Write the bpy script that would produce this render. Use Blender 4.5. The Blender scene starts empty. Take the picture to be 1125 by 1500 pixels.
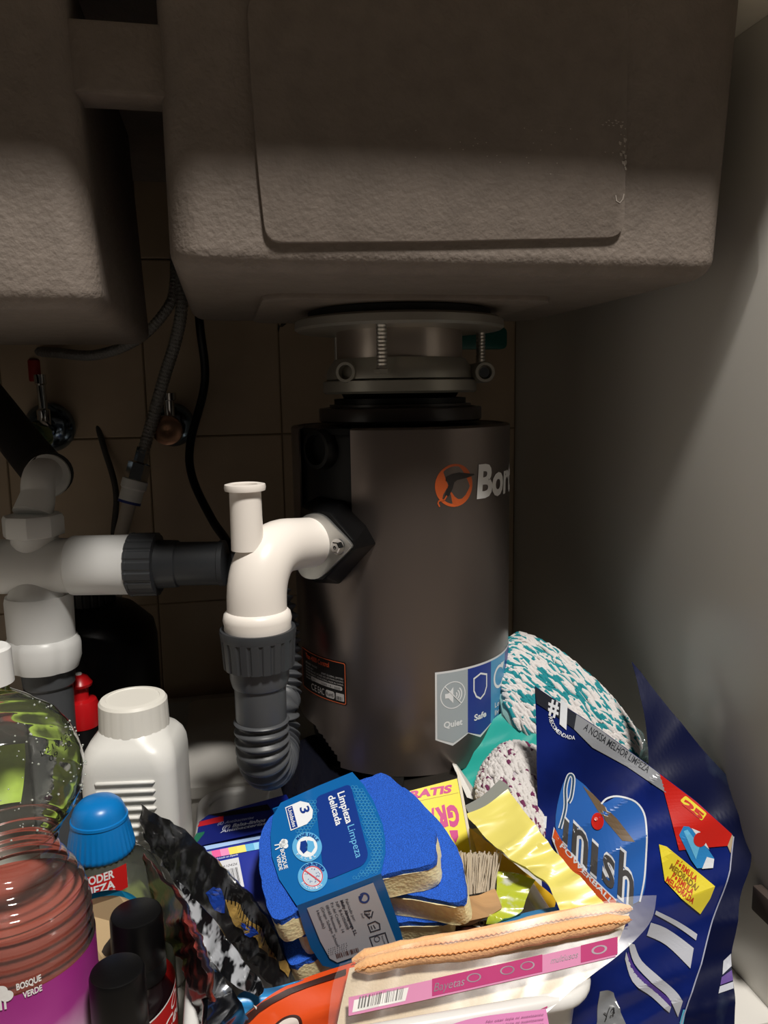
import bpy, bmesh, math, random
from mathutils import Vector as V, Matrix, noise, geometry
random.seed(7)
DAT = bpy.data; SC = bpy.context.scene; COL = SC.collection
R = math.radians; sin = math.sin; cos = math.cos; PI = math.pi

# ------------------------------------------------------------------ camera, world, lamp, exposure
FPX = 1155.0
YAW, PITCH, ROLL = R(11.2252), R(8.5508), R(0.9)
CAM = V((0, 0, 0.4533))
FW = V((sin(YAW)*cos(PITCH), cos(YAW)*cos(PITCH), -sin(PITCH)))
_r0 = V((cos(YAW), -sin(YAW), 0)); _u0 = _r0.cross(FW)
RT = _r0*cos(ROLL) - _u0*sin(ROLL); UP = _r0*sin(ROLL) + _u0*cos(ROLL)
cam = DAT.objects.new('camera', DAT.cameras.new('camera')); COL.objects.link(cam)
cam.matrix_world = Matrix.Translation(CAM) @ Matrix((RT, UP, -FW)).transposed().to_4x4()
cam.data.sensor_width = 36; cam.data.sensor_fit = 'AUTO'; cam.data.lens = 36*FPX/1500
cam.data.clip_start = .01
SC.camera = cam
w = DAT.worlds.new('world'); SC.world = w; w.use_nodes = True
w.node_tree.nodes['Background'].inputs[0].default_value = (1.0, .93, .84, 1)
w.node_tree.nodes['Background'].inputs[1].default_value = 0.007
ld = DAT.lights.new('ceiling_lamp', 'AREA'); ld.shape = 'DISK'; ld.size = .34; ld.energy = 65; ld.color = (1, .95, .88)
lamp = DAT.objects.new('ceiling_lamp', ld); COL.objects.link(lamp)
lamp.location = (.38, -.54, 2.25)
lamp.rotation_euler = (V((.1, .5, .4)) - lamp.location).to_track_quat('-Z', 'Y').to_euler()
SC.view_settings.view_transform = 'Standard'; SC.view_settings.look = 'None'
SC.view_settings.gamma = 1; SC.view_settings.use_curve_mapping = False
SC.view_settings.exposure = 0.0

# ------------------------------------------------------------------ picking points in the room
def ray(x, y): return RT*((x-562.5)/FPX) + UP*((750-y)/FPX) + FW
def at(x, y, D=None, X=None, Y=None, Z=None):
    d = ray(x, y)
    t = D if D is not None else (X-CAM.x)/d.x if X is not None else (Y-CAM.y)/d.y if Y is not None else (Z-CAM.z)/d.z
    return CAM + d*t
class Plane:
    "a plane through three sighted points; S(x, y, off) is the point seen at x, y"
    def __init__(s, a, b, c, disp=None, sub=None):
        s.p = at(*a); s.n = (at(*b)-s.p).cross(at(*c)-s.p).normalized()
        if s.n.dot(CAM-s.p) < 0: s.n = -s.n
        s.disp = disp; s.sub = sub
    def __call__(s, x, y, off=0):
        d = ray(x, y); q = CAM + d*((s.p-CAM).dot(s.n)/d.dot(s.n))
        return q + s.n*(off + (s.disp(x, y) if s.disp else 0))
def frame_plane(p, n):
    s = Plane.__new__(Plane); s.p = p.copy(); s.n = n.normalized(); s.disp = None; s.sub = None
    return s
class Cyl:
    "upright cylinder surface; u = arc length from the side facing the lens, v = height"
    def __init__(s, c, r):
        s.c = V((c.x, c.y, 0)); s.r = r; s.sub = .004
        s.f = V((CAM.x-c.x, CAM.y-c.y, 0)).normalized(); s.s = V((-s.f.y, s.f.x, 0))
        if s.s.dot(RT) < 0: s.s = -s.s
    def dir(s, ph): return s.f*cos(ph) + s.s*sin(ph)
    def __call__(s, u, v, off=0): return s.c + s.dir(u/s.r)*(s.r+off) + V((0, 0, v))
    def hit(s, x, y):
        d = ray(x, y); o = CAM - s.c; a = d.x**2+d.y**2; b = o.x*d.x+o.y*d.y; c = o.x**2+o.y**2-s.r**2
        k = max(b*b-a*c, 0); t = (-b-math.sqrt(k))/a; q = CAM+d*t; e = q-s.c
        return math.atan2(e.dot(s.s), e.dot(s.f))*s.r, q.z

# ------------------------------------------------------------------ materials
def lin(h):
    if isinstance(h, str):
        h = h.lstrip('#'); c = [int(h[i:i+2], 16)/255 for i in (0, 2, 4)]
        return tuple(x/12.92 if x <= .04045 else ((x+.055)/1.055)**2.4 for x in c) + (1,)
    return tuple(h) + (1,)
MATS = {}
def mat(name, col, rough=.5, metal=0, bump=0, bscale=200, var=0, vscale=30, coat=0, trans=0, ior=1.45, spec=.5,
        col2=None, stretch=None, detail=4, sss=0, kind='noise', sheen=0, ramp=(.35, .65)):
    if name in MATS: return MATS[name]
    m = DAT.materials.new(name); m.use_nodes = True; nt = m.node_tree; b = nt.nodes['Principled BSDF']; L = nt.links
    c = lin(col); b.inputs['Base Color'].default_value = c
    b.inputs['Roughness'].default_value = rough; b.inputs['Metallic'].default_value = metal
    b.inputs['IOR'].default_value = ior; b.inputs['Specular IOR Level'].default_value = spec
    b.inputs['Coat Weight'].default_value = coat; b.inputs['Transmission Weight'].default_value = trans
    b.inputs['Coat Roughness'].default_value = .12
    if sheen: b.inputs['Sheen Weight'].default_value = sheen
    tc = nt.nodes.new('ShaderNodeTexCoord'); src = tc.outputs['Object']
    if stretch:
        mp = nt.nodes.new('ShaderNodeMapping'); L.new(src, mp.inputs[0])
        mp.inputs['Scale'].default_value = stretch[:3]
        if len(stretch) > 3: mp.inputs['Rotation'].default_value = stretch[3:]
        src = mp.outputs[0]
    if var or col2:
        n = nt.nodes.new('ShaderNodeTexNoise'); n.inputs['Scale'].default_value = vscale; n.inputs['Detail'].default_value = detail
        L.new(src, n.inputs['Vector']); r = nt.nodes.new('ShaderNodeValToRGB'); L.new(n.outputs['Fac'], r.inputs[0])
        c2 = lin(col2) if col2 else tuple(min(1, x*(1+var)) for x in c[:3])+(1,)
        c1 = c if col2 else tuple(x*(1-var) for x in c[:3])+(1,)
        r.color_ramp.elements[0].color = c1; r.color_ramp.elements[1].color = c2
        r.color_ramp.elements[0].position, r.color_ramp.elements[1].position = ramp
        L.new(r.outputs[0], b.inputs['Base Color'])
    if bump:
        if kind == 'noise':
            n = nt.nodes.new('ShaderNodeTexNoise'); n.inputs['Detail'].default_value = 5
            out = n.outputs['Fac']
        else:
            n = nt.nodes.new('ShaderNodeTexVoronoi'); out = n.outputs['Distance']
        n.inputs['Scale'].default_value = bscale
        L.new(src, n.inputs['Vector']); bp = nt.nodes.new('ShaderNodeBump'); bp.inputs['Strength'].default_value = bump
        bp.inputs['Distance'].default_value = .002
        L.new(out, bp.inputs['Height']); L.new(bp.outputs[0], b.inputs['Normal'])
    MATS[name] = m; return m
def film(name, tint=(1, 1, 1), body=0.0, bodycol=(.8, .8, .8), rough=.08, gloss=1.0, bump=0, bscale=60):
    "thin clear plastic: tinted transparency, some milkiness, fresnel gloss"
    if name in MATS: return MATS[name]
    m = DAT.materials.new(name); m.use_nodes = True; nt = m.node_tree; N = nt.nodes.new; L = nt.links.new
    for n in list(nt.nodes): nt.nodes.remove(n)
    o = N('ShaderNodeOutputMaterial'); t = N('ShaderNodeBsdfTransparent'); t.inputs[0].default_value = tuple(tint)+(1,)
    d = N('ShaderNodeBsdfDiffuse'); d.inputs[0].default_value = tuple(bodycol)+(1,)
    g = N('ShaderNodeBsdfGlossy'); g.inputs['Roughness'].default_value = rough
    m1 = N('ShaderNodeMixShader'); m1.inputs[0].default_value = body; L(t.outputs[0], m1.inputs[1]); L(d.outputs[0], m1.inputs[2])
    fr = N('ShaderNodeFresnel'); fr.inputs[0].default_value = 1.45
    mu = N('ShaderNodeMath'); mu.operation = 'MULTIPLY'; mu.inputs[1].default_value = gloss; L(fr.outputs[0], mu.inputs[0])
    m2 = N('ShaderNodeMixShader'); L(mu.outputs[0], m2.inputs[0]); L(m1.outputs[0], m2.inputs[1]); L(g.outputs[0], m2.inputs[2])
    if bump:
        tc = N('ShaderNodeTexCoord'); n = N('ShaderNodeTexNoise'); n.inputs['Scale'].default_value = bscale; n.inputs['Detail'].default_value = 3
        L(tc.outputs['Object'], n.inputs['Vector'])
        bp = N('ShaderNodeBump'); bp.inputs['Strength'].default_value = bump; bp.inputs['Distance'].default_value = .004
        L(n.outputs['Fac'], bp.inputs['Height']); L(bp.outputs[0], g.inputs['Normal']); L(bp.outputs[0], fr.inputs['Normal'])
    L(m2.outputs[0], o.inputs[0]); MATS[name] = m; return m
def ink(h, rough=.4, coat=0): return mat('ink_'+h.lstrip('#')+('c' if coat else ''), h, rough, coat=coat)

# ------------------------------------------------------------------ objects
ORG = {}
def tag(o, label=None, cat=None, group=None, kind=None):
    if label: o['label'] = label
    if cat: o['category'] = cat
    if group: o['group'] = group
    if kind: o['kind'] = kind
    return o
def thing(name, base, label, cat, group=None):
    o = DAT.objects.new(name, None); COL.objects.link(o); o.location = base; o.empty_display_size = .02
    ORG[o.name] = V(base); return tag(o, label, cat, group)
class MB:
    def __init__(s): s.v = []; s.f = []; s.m = []
    def add(s, v, f, m=0):
        k = len(s.v); s.v += [V(p) for p in v]; s.f += [tuple(i+k for i in q) for q in f]; s.m += [m]*len(f); return s
    def lathe(s, prof, c=(0, 0, 0), ax=(0, 0, 1), seg=48, m=0, rf=None, close=True, ph=0, ref=None):
        "profile of (radius, height) turned about the axis; rf(theta, i) scales the radius"
        ax = V(ax).normalized(); x = V(ref) if ref else (V((1, 0, 0)) if abs(ax.x) < .8 else V((0, 1, 0)))
        x = (x-ax*x.dot(ax)).normalized(); y = ax.cross(x); c = V(c); v = []; f = []; n = len(prof)
        for i, (r, z) in enumerate(prof):
            for k in range(seg):
                t = 2*PI*k/seg+ph; q = r*(rf(t, i) if rf else 1)
                v.append(c+ax*z+(x*cos(t)+y*sin(t))*q)
        for i in range(n-1):
            for k in range(seg):
                a = i*seg+k; b = i*seg+(k+1) % seg; f.append((a, b, b+seg, a+seg))
        if close:
            if prof[0][0] > 1e-6: f.append(tuple(range(seg-1, -1, -1)))
            if prof[-1][0] > 1e-6: f.append(tuple((n-1)*seg+k for k in range(seg)))
        return s.add(v, f, m)
    def sweep(s, pts, r, seg=12, m=0, caps=True, flat=1, nrm=None):
        pts = [V(p) for p in pts]; n = len(pts); rr = r if callable(r) else (lambda i: r[i]) if isinstance(r, (list, tuple)) else (lambda i: r)
        t0 = (pts[1]-pts[0]).normalized(); u = V(nrm) if nrm is not None else (V((0, 0, 1)) if abs(t0.z) < .8 else V((1, 0, 0)))
        v = []; f = []
        for i, p in enumerate(pts):
            t = (pts[min(i+1, n-1)]-pts[max(i-1, 0)]).normalized(); u = (u-t*u.dot(t)).normalized(); w_ = t.cross(u)
            for k in range(seg):
                a = 2*PI*k/seg; v.append(p+(u*cos(a)*flat+w_*sin(a))*rr(i))
        for i in range(n-1):
            for k in range(seg):
                a = i*seg+k; b = i*seg+(k+1) % seg; f.append((a, b, b+seg, a+seg))
        if caps: f.append(tuple(range(seg-1, -1, -1))); f.append(tuple((n-1)*seg+k for k in range(seg)))
        return s.add(v, f, m)
    def loft(s, loops, m=0, caps=True):
        v = [p for l in loops for p in l]; n = len(loops[0]); f = []
        for i in range(len(loops)-1):
            for k in range(n):
                a = i*n+k; b = i*n+(k+1) % n; f.append((a, b, b+n, a+n))
        if caps: f.append(tuple(range(n-1, -1, -1))); f.append(tuple((len(loops)-1)*n+k for k in range(n)))
        return s.add(v, f, m)
    def box(s, lo, hi, m=0):
        x0, y0, z0 = lo; x1, y1, z1 = hi
        v = [(x, y, z) for z in (z0, z1) for y in (y0, y1) for x in (x0, x1)]
        return s.add(v, [(0, 2, 3, 1), (4, 5, 7, 6), (0, 1, 5, 4), (1, 3, 7, 5), (3, 2, 6, 7), (2, 0, 4, 6)], m)
    def prism(s, loop, d, m=0):
        d = V(d); return s.loft([[V(p) for p in loop], [V(p)+d for p in loop]], m)
    def grid(s, fn, nu, nv, m=0, flip=False):
        v = [fn(i/nu, j/nv) for j in range(nv+1) for i in range(nu+1)]; f = []
        for j in range(nv):
            for i in range(nu):
                a = j*(nu+1)+i; q = (a, a+1, a+nu+2, a+nu+1); f.append(q[::-1] if flip else q)
        return s.add(v, f, m)
    def build(s, name, mats, parent=None, label=None, smooth=35, bevel=0, base=None, fix=True, bseg=2, kind=None):
        me = DAT.meshes.new(name); o = V(base) if base is not None else V((0, 0, 0))
        if parent is not None: o = ORG[parent.name]
        me.from_pydata([tuple(p-o) for p in s.v], [], s.f)
        mats = mats if isinstance(mats, (list, tuple)) else [mats]
        for q in mats: me.materials.append(q)
        me.polygons.foreach_set('material_index', s.m)
        if fix or bevel:
            bm = bmesh.new(); bm.from_mesh(me)
            if bevel:
                bmesh.ops.remove_doubles(bm, verts=bm.verts, dist=1e-5)
                es = [e for e in bm.edges if len(e.link_faces) == 2 and e.calc_face_angle(0) > R(40)]
                bmesh.ops.bevel(bm, geom=es, offset=bevel, segments=bseg, profile=.5, affect='EDGES', clamp_overlap=True)
            bmesh.ops.recalc_face_normals(bm, faces=bm.faces); bm.to_mesh(me); bm.free()
        if smooth:
            me.polygons.foreach_set('use_smooth', [True]*len(me.polygons)); me.set_sharp_from_angle(angle=R(smooth))
        ob = DAT.objects.new(name, me); COL.objects.link(ob); ORG[ob.name] = o
        if parent is not None: ob.parent = parent
        else: ob.location = o
        if label: ob['label'] = label
        if kind: ob['kind'] = kind
        return ob
def structure(o): o['kind'] = 'structure'; return o
def spline(pts, n=8):
    "Catmull-Rom through points"
    pts = [V(p) for p in pts]; P = [pts[0]*2-pts[1]]+pts+[pts[-1]*2-pts[-2]]; out = []
    for i in range(1, len(P)-2):
        a, b, c, d = P[i-1:i+3]
        for k in range(n):
            t = k/n; out.append(.5*((2*b)+(c-a)*t+(2*a-5*b+4*c-d)*t*t+(3*b-a-3*c+d)*t**3))
    out.append(pts[-1]); return out
def resample(pts, step):
    L = [0]
    for a, b in zip(pts, pts[1:]): L.append(L[-1]+(b-a).length)
    n = max(2, int(L[-1]/step)); out = []; j = 0
    for k in range(n+1):
        s_ = L[-1]*k/n
        while j < len(L)-2 and L[j+1] < s_: j += 1
        t = (s_-L[j])/max(L[j+1]-L[j], 1e-9); out.append(pts[j].lerp(pts[j+1], t))
    return out
def rrect(x0, y0, x1, y1, r, n=5):
    out = []
    for cx, cy, a in ((x1-r, y1-r, 0), (x0+r, y1-r, 90), (x0+r, y0+r, 180), (x1-r, y0+r, 270)):
        for k in range(n+1):
            t = R(a+90*k/n); out.append((cx+r*cos(t), cy+r*sin(t)))
    return out
def rpoly(pts, r, n=4):
    "polygon with rounded corners, 2-D"
    out = []; m = len(pts)
    for i in range(m):
        p = V(pts[i]).to_2d() if len(pts[i]) > 2 else V((pts[i][0], pts[i][1])); a = V(pts[i-1][:2]); b = V(pts[(i+1) % m][:2])
        da = min(r, (a-p).length*.45); db = min(r, (b-p).length*.45); q0 = p+(a-p).normalized()*da; q1 = p+(b-p).normalized()*db
        for k in range(n+1):
            t = k/n; q = q0*(1-t)**2+p*2*t*(1-t)+q1*t*t; out.append((q.x, q.y))
    return out
def smooth2(pts, n=6, closed=True):
    m = len(pts); out = []
    for i in range(m if closed else m-1):
        g = (lambda j: pts[j % m]) if closed else (lambda j: pts[max(0, min(m-1, j))])
        a, b, c, d = (V(g(i+k)[:2]) for k in (-1, 0, 1, 2))
        for k in range(n):
            t = k/n; q = .5*((2*b)+(c-a)*t+(2*a-5*b+4*c-d)*t*t+(3*b-a-3*c+d)*t**3); out.append((q.x, q.y))
    if not closed: out.append(tuple(pts[-1][:2]))
    return out

# ------------------------------------------------------------------ flat print (lettering, emblems) laid on a surface
_TX = {}
def text2d(s, bold=0.0):
    k = (s, bold)
    if k in _TX: return _TX[k]
    cu = DAT.curves.new('t', 'FONT'); cu.body = s; cu.size = 1; cu.resolution_u = 3; cu.offset = bold
    ob = DAT.objects.new('t', cu); COL.objects.link(ob)
    me = DAT.meshes.new_from_object(ob); vs = [(p.co.x, p.co.y) for p in me.vertices]; fs = [tuple(p.vertices) for p in me.polygons]
    DAT.objects.remove(ob); DAT.curves.remove(cu); DAT.meshes.remove(me)
    if not vs: vs = [(0, 0)]
    x0 = min(p[0] for p in vs); x1 = max(p[0] for p in vs)
    _TX[k] = (vs, fs, x0, x1); return _TX[k]
CAPH = .69
class Art:
    def __init__(s, S, scale=1.0, step=.00018, conv=None, base=.0003):
        s.S = S; s.mb = MB(); s.mats = []; s.step = step; s.conv = conv or (lambda x, y: (x, y)); s.base = base
    def mi(s, m):
        if isinstance(m, str): m = ink(m)
        if m not in s.mats: s.mats.append(m)
        return s.mats.index(m)
    def put(s, v2, faces, m, layer):
        sub = getattr(s.S, 'sub', None); v2 = list(v2); faces = list(faces)
        if sub:
            for _ in range(5):
                def el(f): return max(math.dist(v2[f[i]], v2[f[(i+1) % len(f)]]) for i in range(len(f)))
                big = max(el(f) for f in faces)
                if big <= sub: break
                mid = {}; nf = []
                def mp(a, b):
                    k = (min(a, b), max(a, b))
                    if k not in mid: mid[k] = len(v2); v2.append(((v2[a][0]+v2[b][0])/2, (v2[a][1]+v2[b][1])/2))
                    return mid[k]
                for f in faces:
                    if len(f) > 3:
                        tr = [(f[0], f[i], f[i+1]) for i in range(1, len(f)-1)]
                    else: tr = [f]
                    for a, b, c in tr:
                        if max(math.dist(v2[a], v2[b]), math.dist(v2[b], v2[c]), math.dist(v2[c], v2[a])) <= sub: nf.append((a, b, c)); continue
                        ab, bc, ca = mp(a, b), mp(b, c), mp(c, a); nf += [(a, ab, ca), (ab, b, bc), (ca, bc, c), (ab, bc, ca)]
                faces = nf
        s.mb.add([s.S(x, y, s.base+layer*s.step) for x, y in v2], faces, s.mi(m))
    def poly(s, pts, m, layer=0, holes=()):
        loops = [[s.conv(*p) for p in l] for l in (pts, *holes)]
        flat = [p for l in loops for p in l]
        tr = geometry.tessellate_polygon([[V((x, y, 0)) for x, y in l] for l in loops])
        s.put(flat, [tuple(t) for t in tr], m, layer); return s
    def disc(s, c, rx, m, layer=0, ry=None, inner=None, a0=0, a1=360, n=28, rot=0):
        ry = ry or rx; cr, sr = cos(R(rot)), sin(R(rot))
        def P(k, q):
            t = R(a0+(a1-a0)*k/n); x, y = rx*q*cos(t), ry*q*sin(t); return s.conv(c[0]+x*cr-y*sr, c[1]+x*sr+y*cr)
        if inner is None:
            v = [P(k, 1) for k in range(n)] if a1-a0 == 360 else [s.conv(*c)]+[P(k, 1) for k in range(n+1)]
            f = [tuple(range(len(v)))]
        else:
            v = [P(k, q) for k in range(n+1) for q in (inner, 1)]; f = [(2*k, 2*k+1, 2*k+3, 2*k+2) for k in range(n)]
        s.put(v, f, m, layer); return s
    def line(s, pts, wd, m, layer=0):
        pts = [V(p) for p in pts]; v = []; n = len(pts)
        for i, p in enumerate(pts):
            t = (pts[min(i+1, n-1)]-pts[max(i-1, 0)]); t = t.normalized() if t.length else V((1, 0)); q = V((-t.y, t.x))*wd/2
            v += [s.conv(*(p+q)), s.conv(*(p-q))]
        s.put(v, [(2*i, 2*i+1, 2*i+3, 2*i+2) for i in range(n-1)], m, layer); return s
    def text(s, t, m, p0, p1, up, layer=1, bold=.0, shear=0):
        "fits the text between p0 and p1; up = vector of the capital height"
        vs, fs, x0, x1 = text2d(t, bold); W = x1-x0 or 1
        dx, dy = p1[0]-p0[0], p1[1]-p0[1]; v = []
        for x, y in vs:
            a = (x-x0)/W; b = y/CAPH; a += shear*b*CAPH/W
            v.append(s.conv(p0[0]+dx*a+up[0]*b, p0[1]+dy*a+up[1]*b))
        if fs: s.put(v, fs, m, layer)
        return s
    def arctext(s, t, m, c, r, a0, a1, h, layer=1, bold=0, rot=0):
        "letters along an arc, tops outwards"
        n = len(t)
        for i, ch in enumerate(t):
            if ch == ' ': continue
            a = R(a0+(a1-a0)*(i+.5)/n); o = V((cos(a), sin(a))); tn = V((-sin(a), cos(a)))*(1 if a1 > a0 else -1)
            p = V(c)+o*r; q = tn*h*.42; s.text(ch, m, tuple(p-q), tuple(p+q), tuple((o if a1 > a0 else -o)*h), layer, bold)
        return s
    def barcode(s, p0, p1, up, m, layer=1, n=26):
        rnd = random.Random(5); a = 0; d = V(p1)-V(p0); u = V(up); ws = [rnd.choice((.5, 1, 1.6)) for _ in range(2*n)]; T = sum(ws)
        for i, w_ in enumerate(ws):
            if i % 2 == 0:
                q0 = V(p0)+d*(a/T); q1 = V(p0)+d*((a+w_*.9)/T); s.poly([tuple(q0), tuple(q1), tuple(q1+u), tuple(q0+u)], m, layer)
            a += w_
        return s
    def build(s, name, parent, label=None):
        return s.mb.build(name, s.mats, parent, label, smooth=0, fix=False)

# ------------------------------------------------------------------ soft packs
def poly_at(p, t):
    L = [0]
    for a, b in zip(p, p[1:]): L.append(L[-1]+math.dist(a, b))
    s_ = t*L[-1]
    for i in range(len(p)-1):
        if s_ <= L[i+1]+1e-9:
            k = (s_-L[i])/max(L[i+1]-L[i], 1e-9); return V((p[i][0]+(p[i+1][0]-p[i][0])*k, p[i][1]+(p[i+1][1]-p[i][1])*k))
    return V(p[-1])
def coons(T, B, L, Rr):
    T, B, L, Rr = ([V(q) for q in smooth2(p, 5, False)] if len(p) > 2 else p for p in (T, B, L, Rr))
    c00, c10, c01, c11 = V(T[0]), V(T[-1]), V(B[0]), V(B[-1])
    def f(u, v):
        q = poly_at(T, u)*(1-v)+poly_at(B, u)*v+poly_at(L, v)*(1-u)+poly_at(Rr, v)*u
        return q-(c00*(1-u)*(1-v)+c10*u*(1-v)+c01*(1-u)*v+c11*u*v)
    return f
def pouch(S, T, B, L, Rr, thick, nu=24, nv=24, seal=.0005, prof=None, mb=None, m=0):
    "a closed soft pack: the front follows S, the back bellies out behind it"
    f = coons(T, B, L, Rr); mb = mb or MB(); pr = prof or (lambda u, v: (max(0, 4*u*(1-u))*max(0, 4*v*(1-v)))**.5)
    P = {}
    def fr(u, v): q = f(u, v); return S(q.x, q.y)
    def bk(u, v):
        q = f(u, v); return S(q.x, q.y) - S.n*(seal+thick*pr(u, v))
    k = len(mb.v); mb.grid(fr, nu, nv, m); mb.grid(bk, nu, nv, m, True); N = (nu+1)*(nv+1)
    ring = [i for i in range(nu+1)]+[(j+1)*(nu+1)-1 for j in range(1, nv+1)]+[nv*(nu+1)+i for i in range(nu-1, -1, -1)]+[j*(nu+1) for j in range(nv-1, 0, -1)]
    for a, b in zip(ring, ring[1:]+ring[:1]): mb.f.append((k+a, k+a+N, k+b+N, k+b)); mb.m.append(m)
    return mb
def crease(x, y, f, ang, seed=0):
    c, s_ = cos(R(ang)), sin(R(ang)); u = (x*c+y*s_)*f; v = (-x*s_+y*c)*f*.28
    return (1-abs(noise.noise(V((u, v, seed)))*2)) - .5

# ================================================================== the setting
XR, XL, YB, YF, ZT = .3742, -.39, .9903, .445, .704
M_MEL = mat('white_melamine', '#d9d6cf', .27, spec=.9, bump=.02, bscale=600)
M_TILE = mat('glazed_tile', '#ab9780', .3, var=.06, vscale=14)
M_GROUT = mat('grout', '#75664f', .9)
mb = MB(); mb.box((XR, YF, -.02), (XR+.018, YB+.03, ZT)); structure(mb.build('wall_right', M_MEL, bevel=.0008))
mb = MB(); mb.box((XL-.018, YF, -.02), (XL, YB+.03, ZT)); structure(mb.build('wall_left', M_MEL, bevel=.0008))
mb = MB(); mb.box((XL, YF, -.018), (XR, YB+.03, 0)); structure(mb.build('floor', mat('floor_melamine', '#dedbd5', .35), bevel=.0005))
mb = MB(); mb.box((XL-.4, YF-.029, ZT), (XR+.3, YB+.03, ZT+.03)); structure(mb.build('ceiling', mat('worktop_underside', '#d9d2c2', .6, var=.05)))
mb = MB(); mb.box((-1.6, -2.4, -.14), (1.6, YF, -.12)); structure(mb.build('floor_kitchen', mat('kitchen_floor', '#978e83', .5)))
mb = MB(); mb.box((XL-.018, YF+.03, -.12), (XR+.018, YF+.046, -.019)); structure(mb.build('trim_1', M_MEL))
mb = MB(); mb.box((XL, .957, 0), (XR, .973, .082)); structure(mb.build('trim_2', mat('back_rail', '#a9a59d', .4), bevel=.001))
mb = MB(); mb.box((XL-.4, YB-.0005, -.12), (XR+.3, YB+.03, ZT)); wb = structure(mb.build('wall_back', M_GROUT))
for nm, hxx, sg in (('door_1', XL-.012, -1), ('door_2', XR+.012, 1)):
    hz = V((hxx, YF-.024, 0)); sw_ = R(34 if sg > 0 else 55); dd = V((sg*sin(sw_), -cos(sw_), 0)); nn = V((dd.y, -dd.x, 0))*.009
    mb = MB(); lo_ = [hz+nn, hz-nn, hz+dd*.38-nn, hz+dd*.38+nn]; mb.prism([p+V((0, 0, -.01)) for p in lo_], (0, 0, .70)); structure(mb.build(nm, M_MEL, bevel=.001))
JX = [-.572, -.412, -.252, -.092, .068, .228]; JZ = [-.008, .198, .405, .612]
def tile_mesh(wd, ht):
    q = MB(); g = .0012; q.loft([[V((0, .0, 0)), V((wd, .0, 0)), V((wd, 0, ht)), V((0, 0, ht))],
        [V((0, -.005, 0)), V((wd, -.005, 0)), V((wd, -.005, ht)), V((0, -.005, ht))],
        [V((g, -.006, g)), V((wd-g, -.006, g)), V((wd-g, -.006, ht-g)), V((g, -.006, ht-g))]])
    return q
protos = {}
for x in JX:
    for z in JZ:
        wd = .1585 if x < .2 else XR-.228-.003; ht = .2055 if z < .6 else ZT-.612-.003
        if z < 0: ht = .2055
        k = (wd, ht)
        if k not in protos:
            o = tile_mesh(wd, ht).build('tile', M_TILE, wb, smooth=0); protos[k] = o
        else:
            o = protos[k].copy(); COL.objects.link(o); o.parent = wb
        o.location = (x+.0015, YB+.0035, z+.0015)

# ================================================================== sink
M_SINK = mat('granite_composite', '#7a7068', .62, bump=.45, bscale=260, var=.07, vscale=60, spec=.35, detail=8)
M_PAD = mat('granite_composite_pad', '#776d65', .6, bump=.3, bscale=300, var=.07, vscale=70, spec=.35, detail=8)
sink = thing('kitchen_sink', (.12, .66, .52), 'brown grey granite composite double bowl sink hanging from the worktop', 'sink')
def lerp(a, b, t): return a+(b-a)*t
def bowl(name, x0b, x0t, x1b, x1t, zb, y0b, y0t, y1, rv, rf):
    loops = []
    hs = [(rf*(1-sin(R(a))), rf*(1-cos(R(a)))) for a in range(0, 91, 15)]
    for ins, dz in [(.05, 0)]+hs+[(0, .05), (0, .1), (0, ZT-zb-.0005)]:
        z = zb+dz; t = dz/(ZT-zb)
        loops.append([V((x, y, z)) for x, y in rrect(lerp(x0b, x0t, t)+ins, lerp(y0b, y0t, t)+ins, lerp(x1b, x1t, t)-ins, y1-ins, max(.004, rv-ins*.5), 8)])
    q = MB(); q.loft(loops); return q.build(name, M_SINK, sink, smooth=50)
ZB = at(640, 400, Y=.5).z
RX0b, RX0t = at(250, 390, Y=.52).x, at(232, 40, Y=.52).x
RX1b, RX1t = at(1049, 385, Y=.51).x, at(1077, 20, Y=.51).x
YFR = lambda z: lerp(.5, .492, (z-ZB)/(ZT-ZB))
bowl('bowl', RX0b, RX0t, RX1b, RX1t, ZB, .5, .492, .842, .022, .013)
ZBL = at(80, 452, Y=.5).z
LX1b, LX1t = at(151, 440, Y=.515).x, at(98, 0, Y=.515).x
bowl('bowl', XL+.02, XL+.02, LX1b, LX1t, ZBL, .5, .492, .842, .02, .012)
mb = MB(); mb.box((LX1t-.03, .507, at(180, 139, Y=.507).z), (RX0t+.02, .535, at(180, 29, Y=.507).z)); mb.build('bridge', M_SINK, sink, bevel=.003)
def on_front(x, y, off=0):
    p = at(x, y, Y=.4985); p = at(x, y, Y=YFR(p.z)); return p-V((0, off, 0))
pad = rpoly([(361, -4), (366, 100), (377, 250), (389, 357), (640, 355), (911, 349), (915, 180), (916, -4)], 26, 5)
mb = MB(); mb.loft([[on_front(x, y, -.003) for x, y in pad], [on_front(x, y, .0035) for x, y in pad]])
mb.build('front_pad', M_PAD, sink, bevel=.0008)
class FrontS:
    sub = None
    def __call__(s, x, y, off=0): return on_front(x, y, .0035+off)
a = Art(FrontS(), base=.0003); rnd = random.Random(3)
M_SC = mat('pale_scuff', '#a89f96', .8)
for k in range(26):
    x, y = 913-abs(rnd.gauss(0, 4)), rnd.uniform(182, 250); s_ = rnd.uniform(.5, 2.2)
    a.poly([(x-s_, y-s_), (x+s_, y-s_*.6), (x+s_*.6, y+s_*1.6), (x-s_*.7, y+s_)], M_SC)
for k in range(12):
    x, y = 895+rnd.uniform(-18, 16), 182+rnd.uniform(-3, 5); a.poly([(x-2, y-.7), (x+2, y-1), (x+1, y+1)], M_SC)
a.line([(898, 288), (899, 296), (904, 299), (908, 294), (910, 286)], 1.6, M_SC)
for k in range(26):
    x, y = rnd.uniform(600, 900), rnd.uniform(190, 260); a.poly([(x-1, y-.7), (x+1.5, y-.8), (x+.5, y+1)], M_SC)
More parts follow.
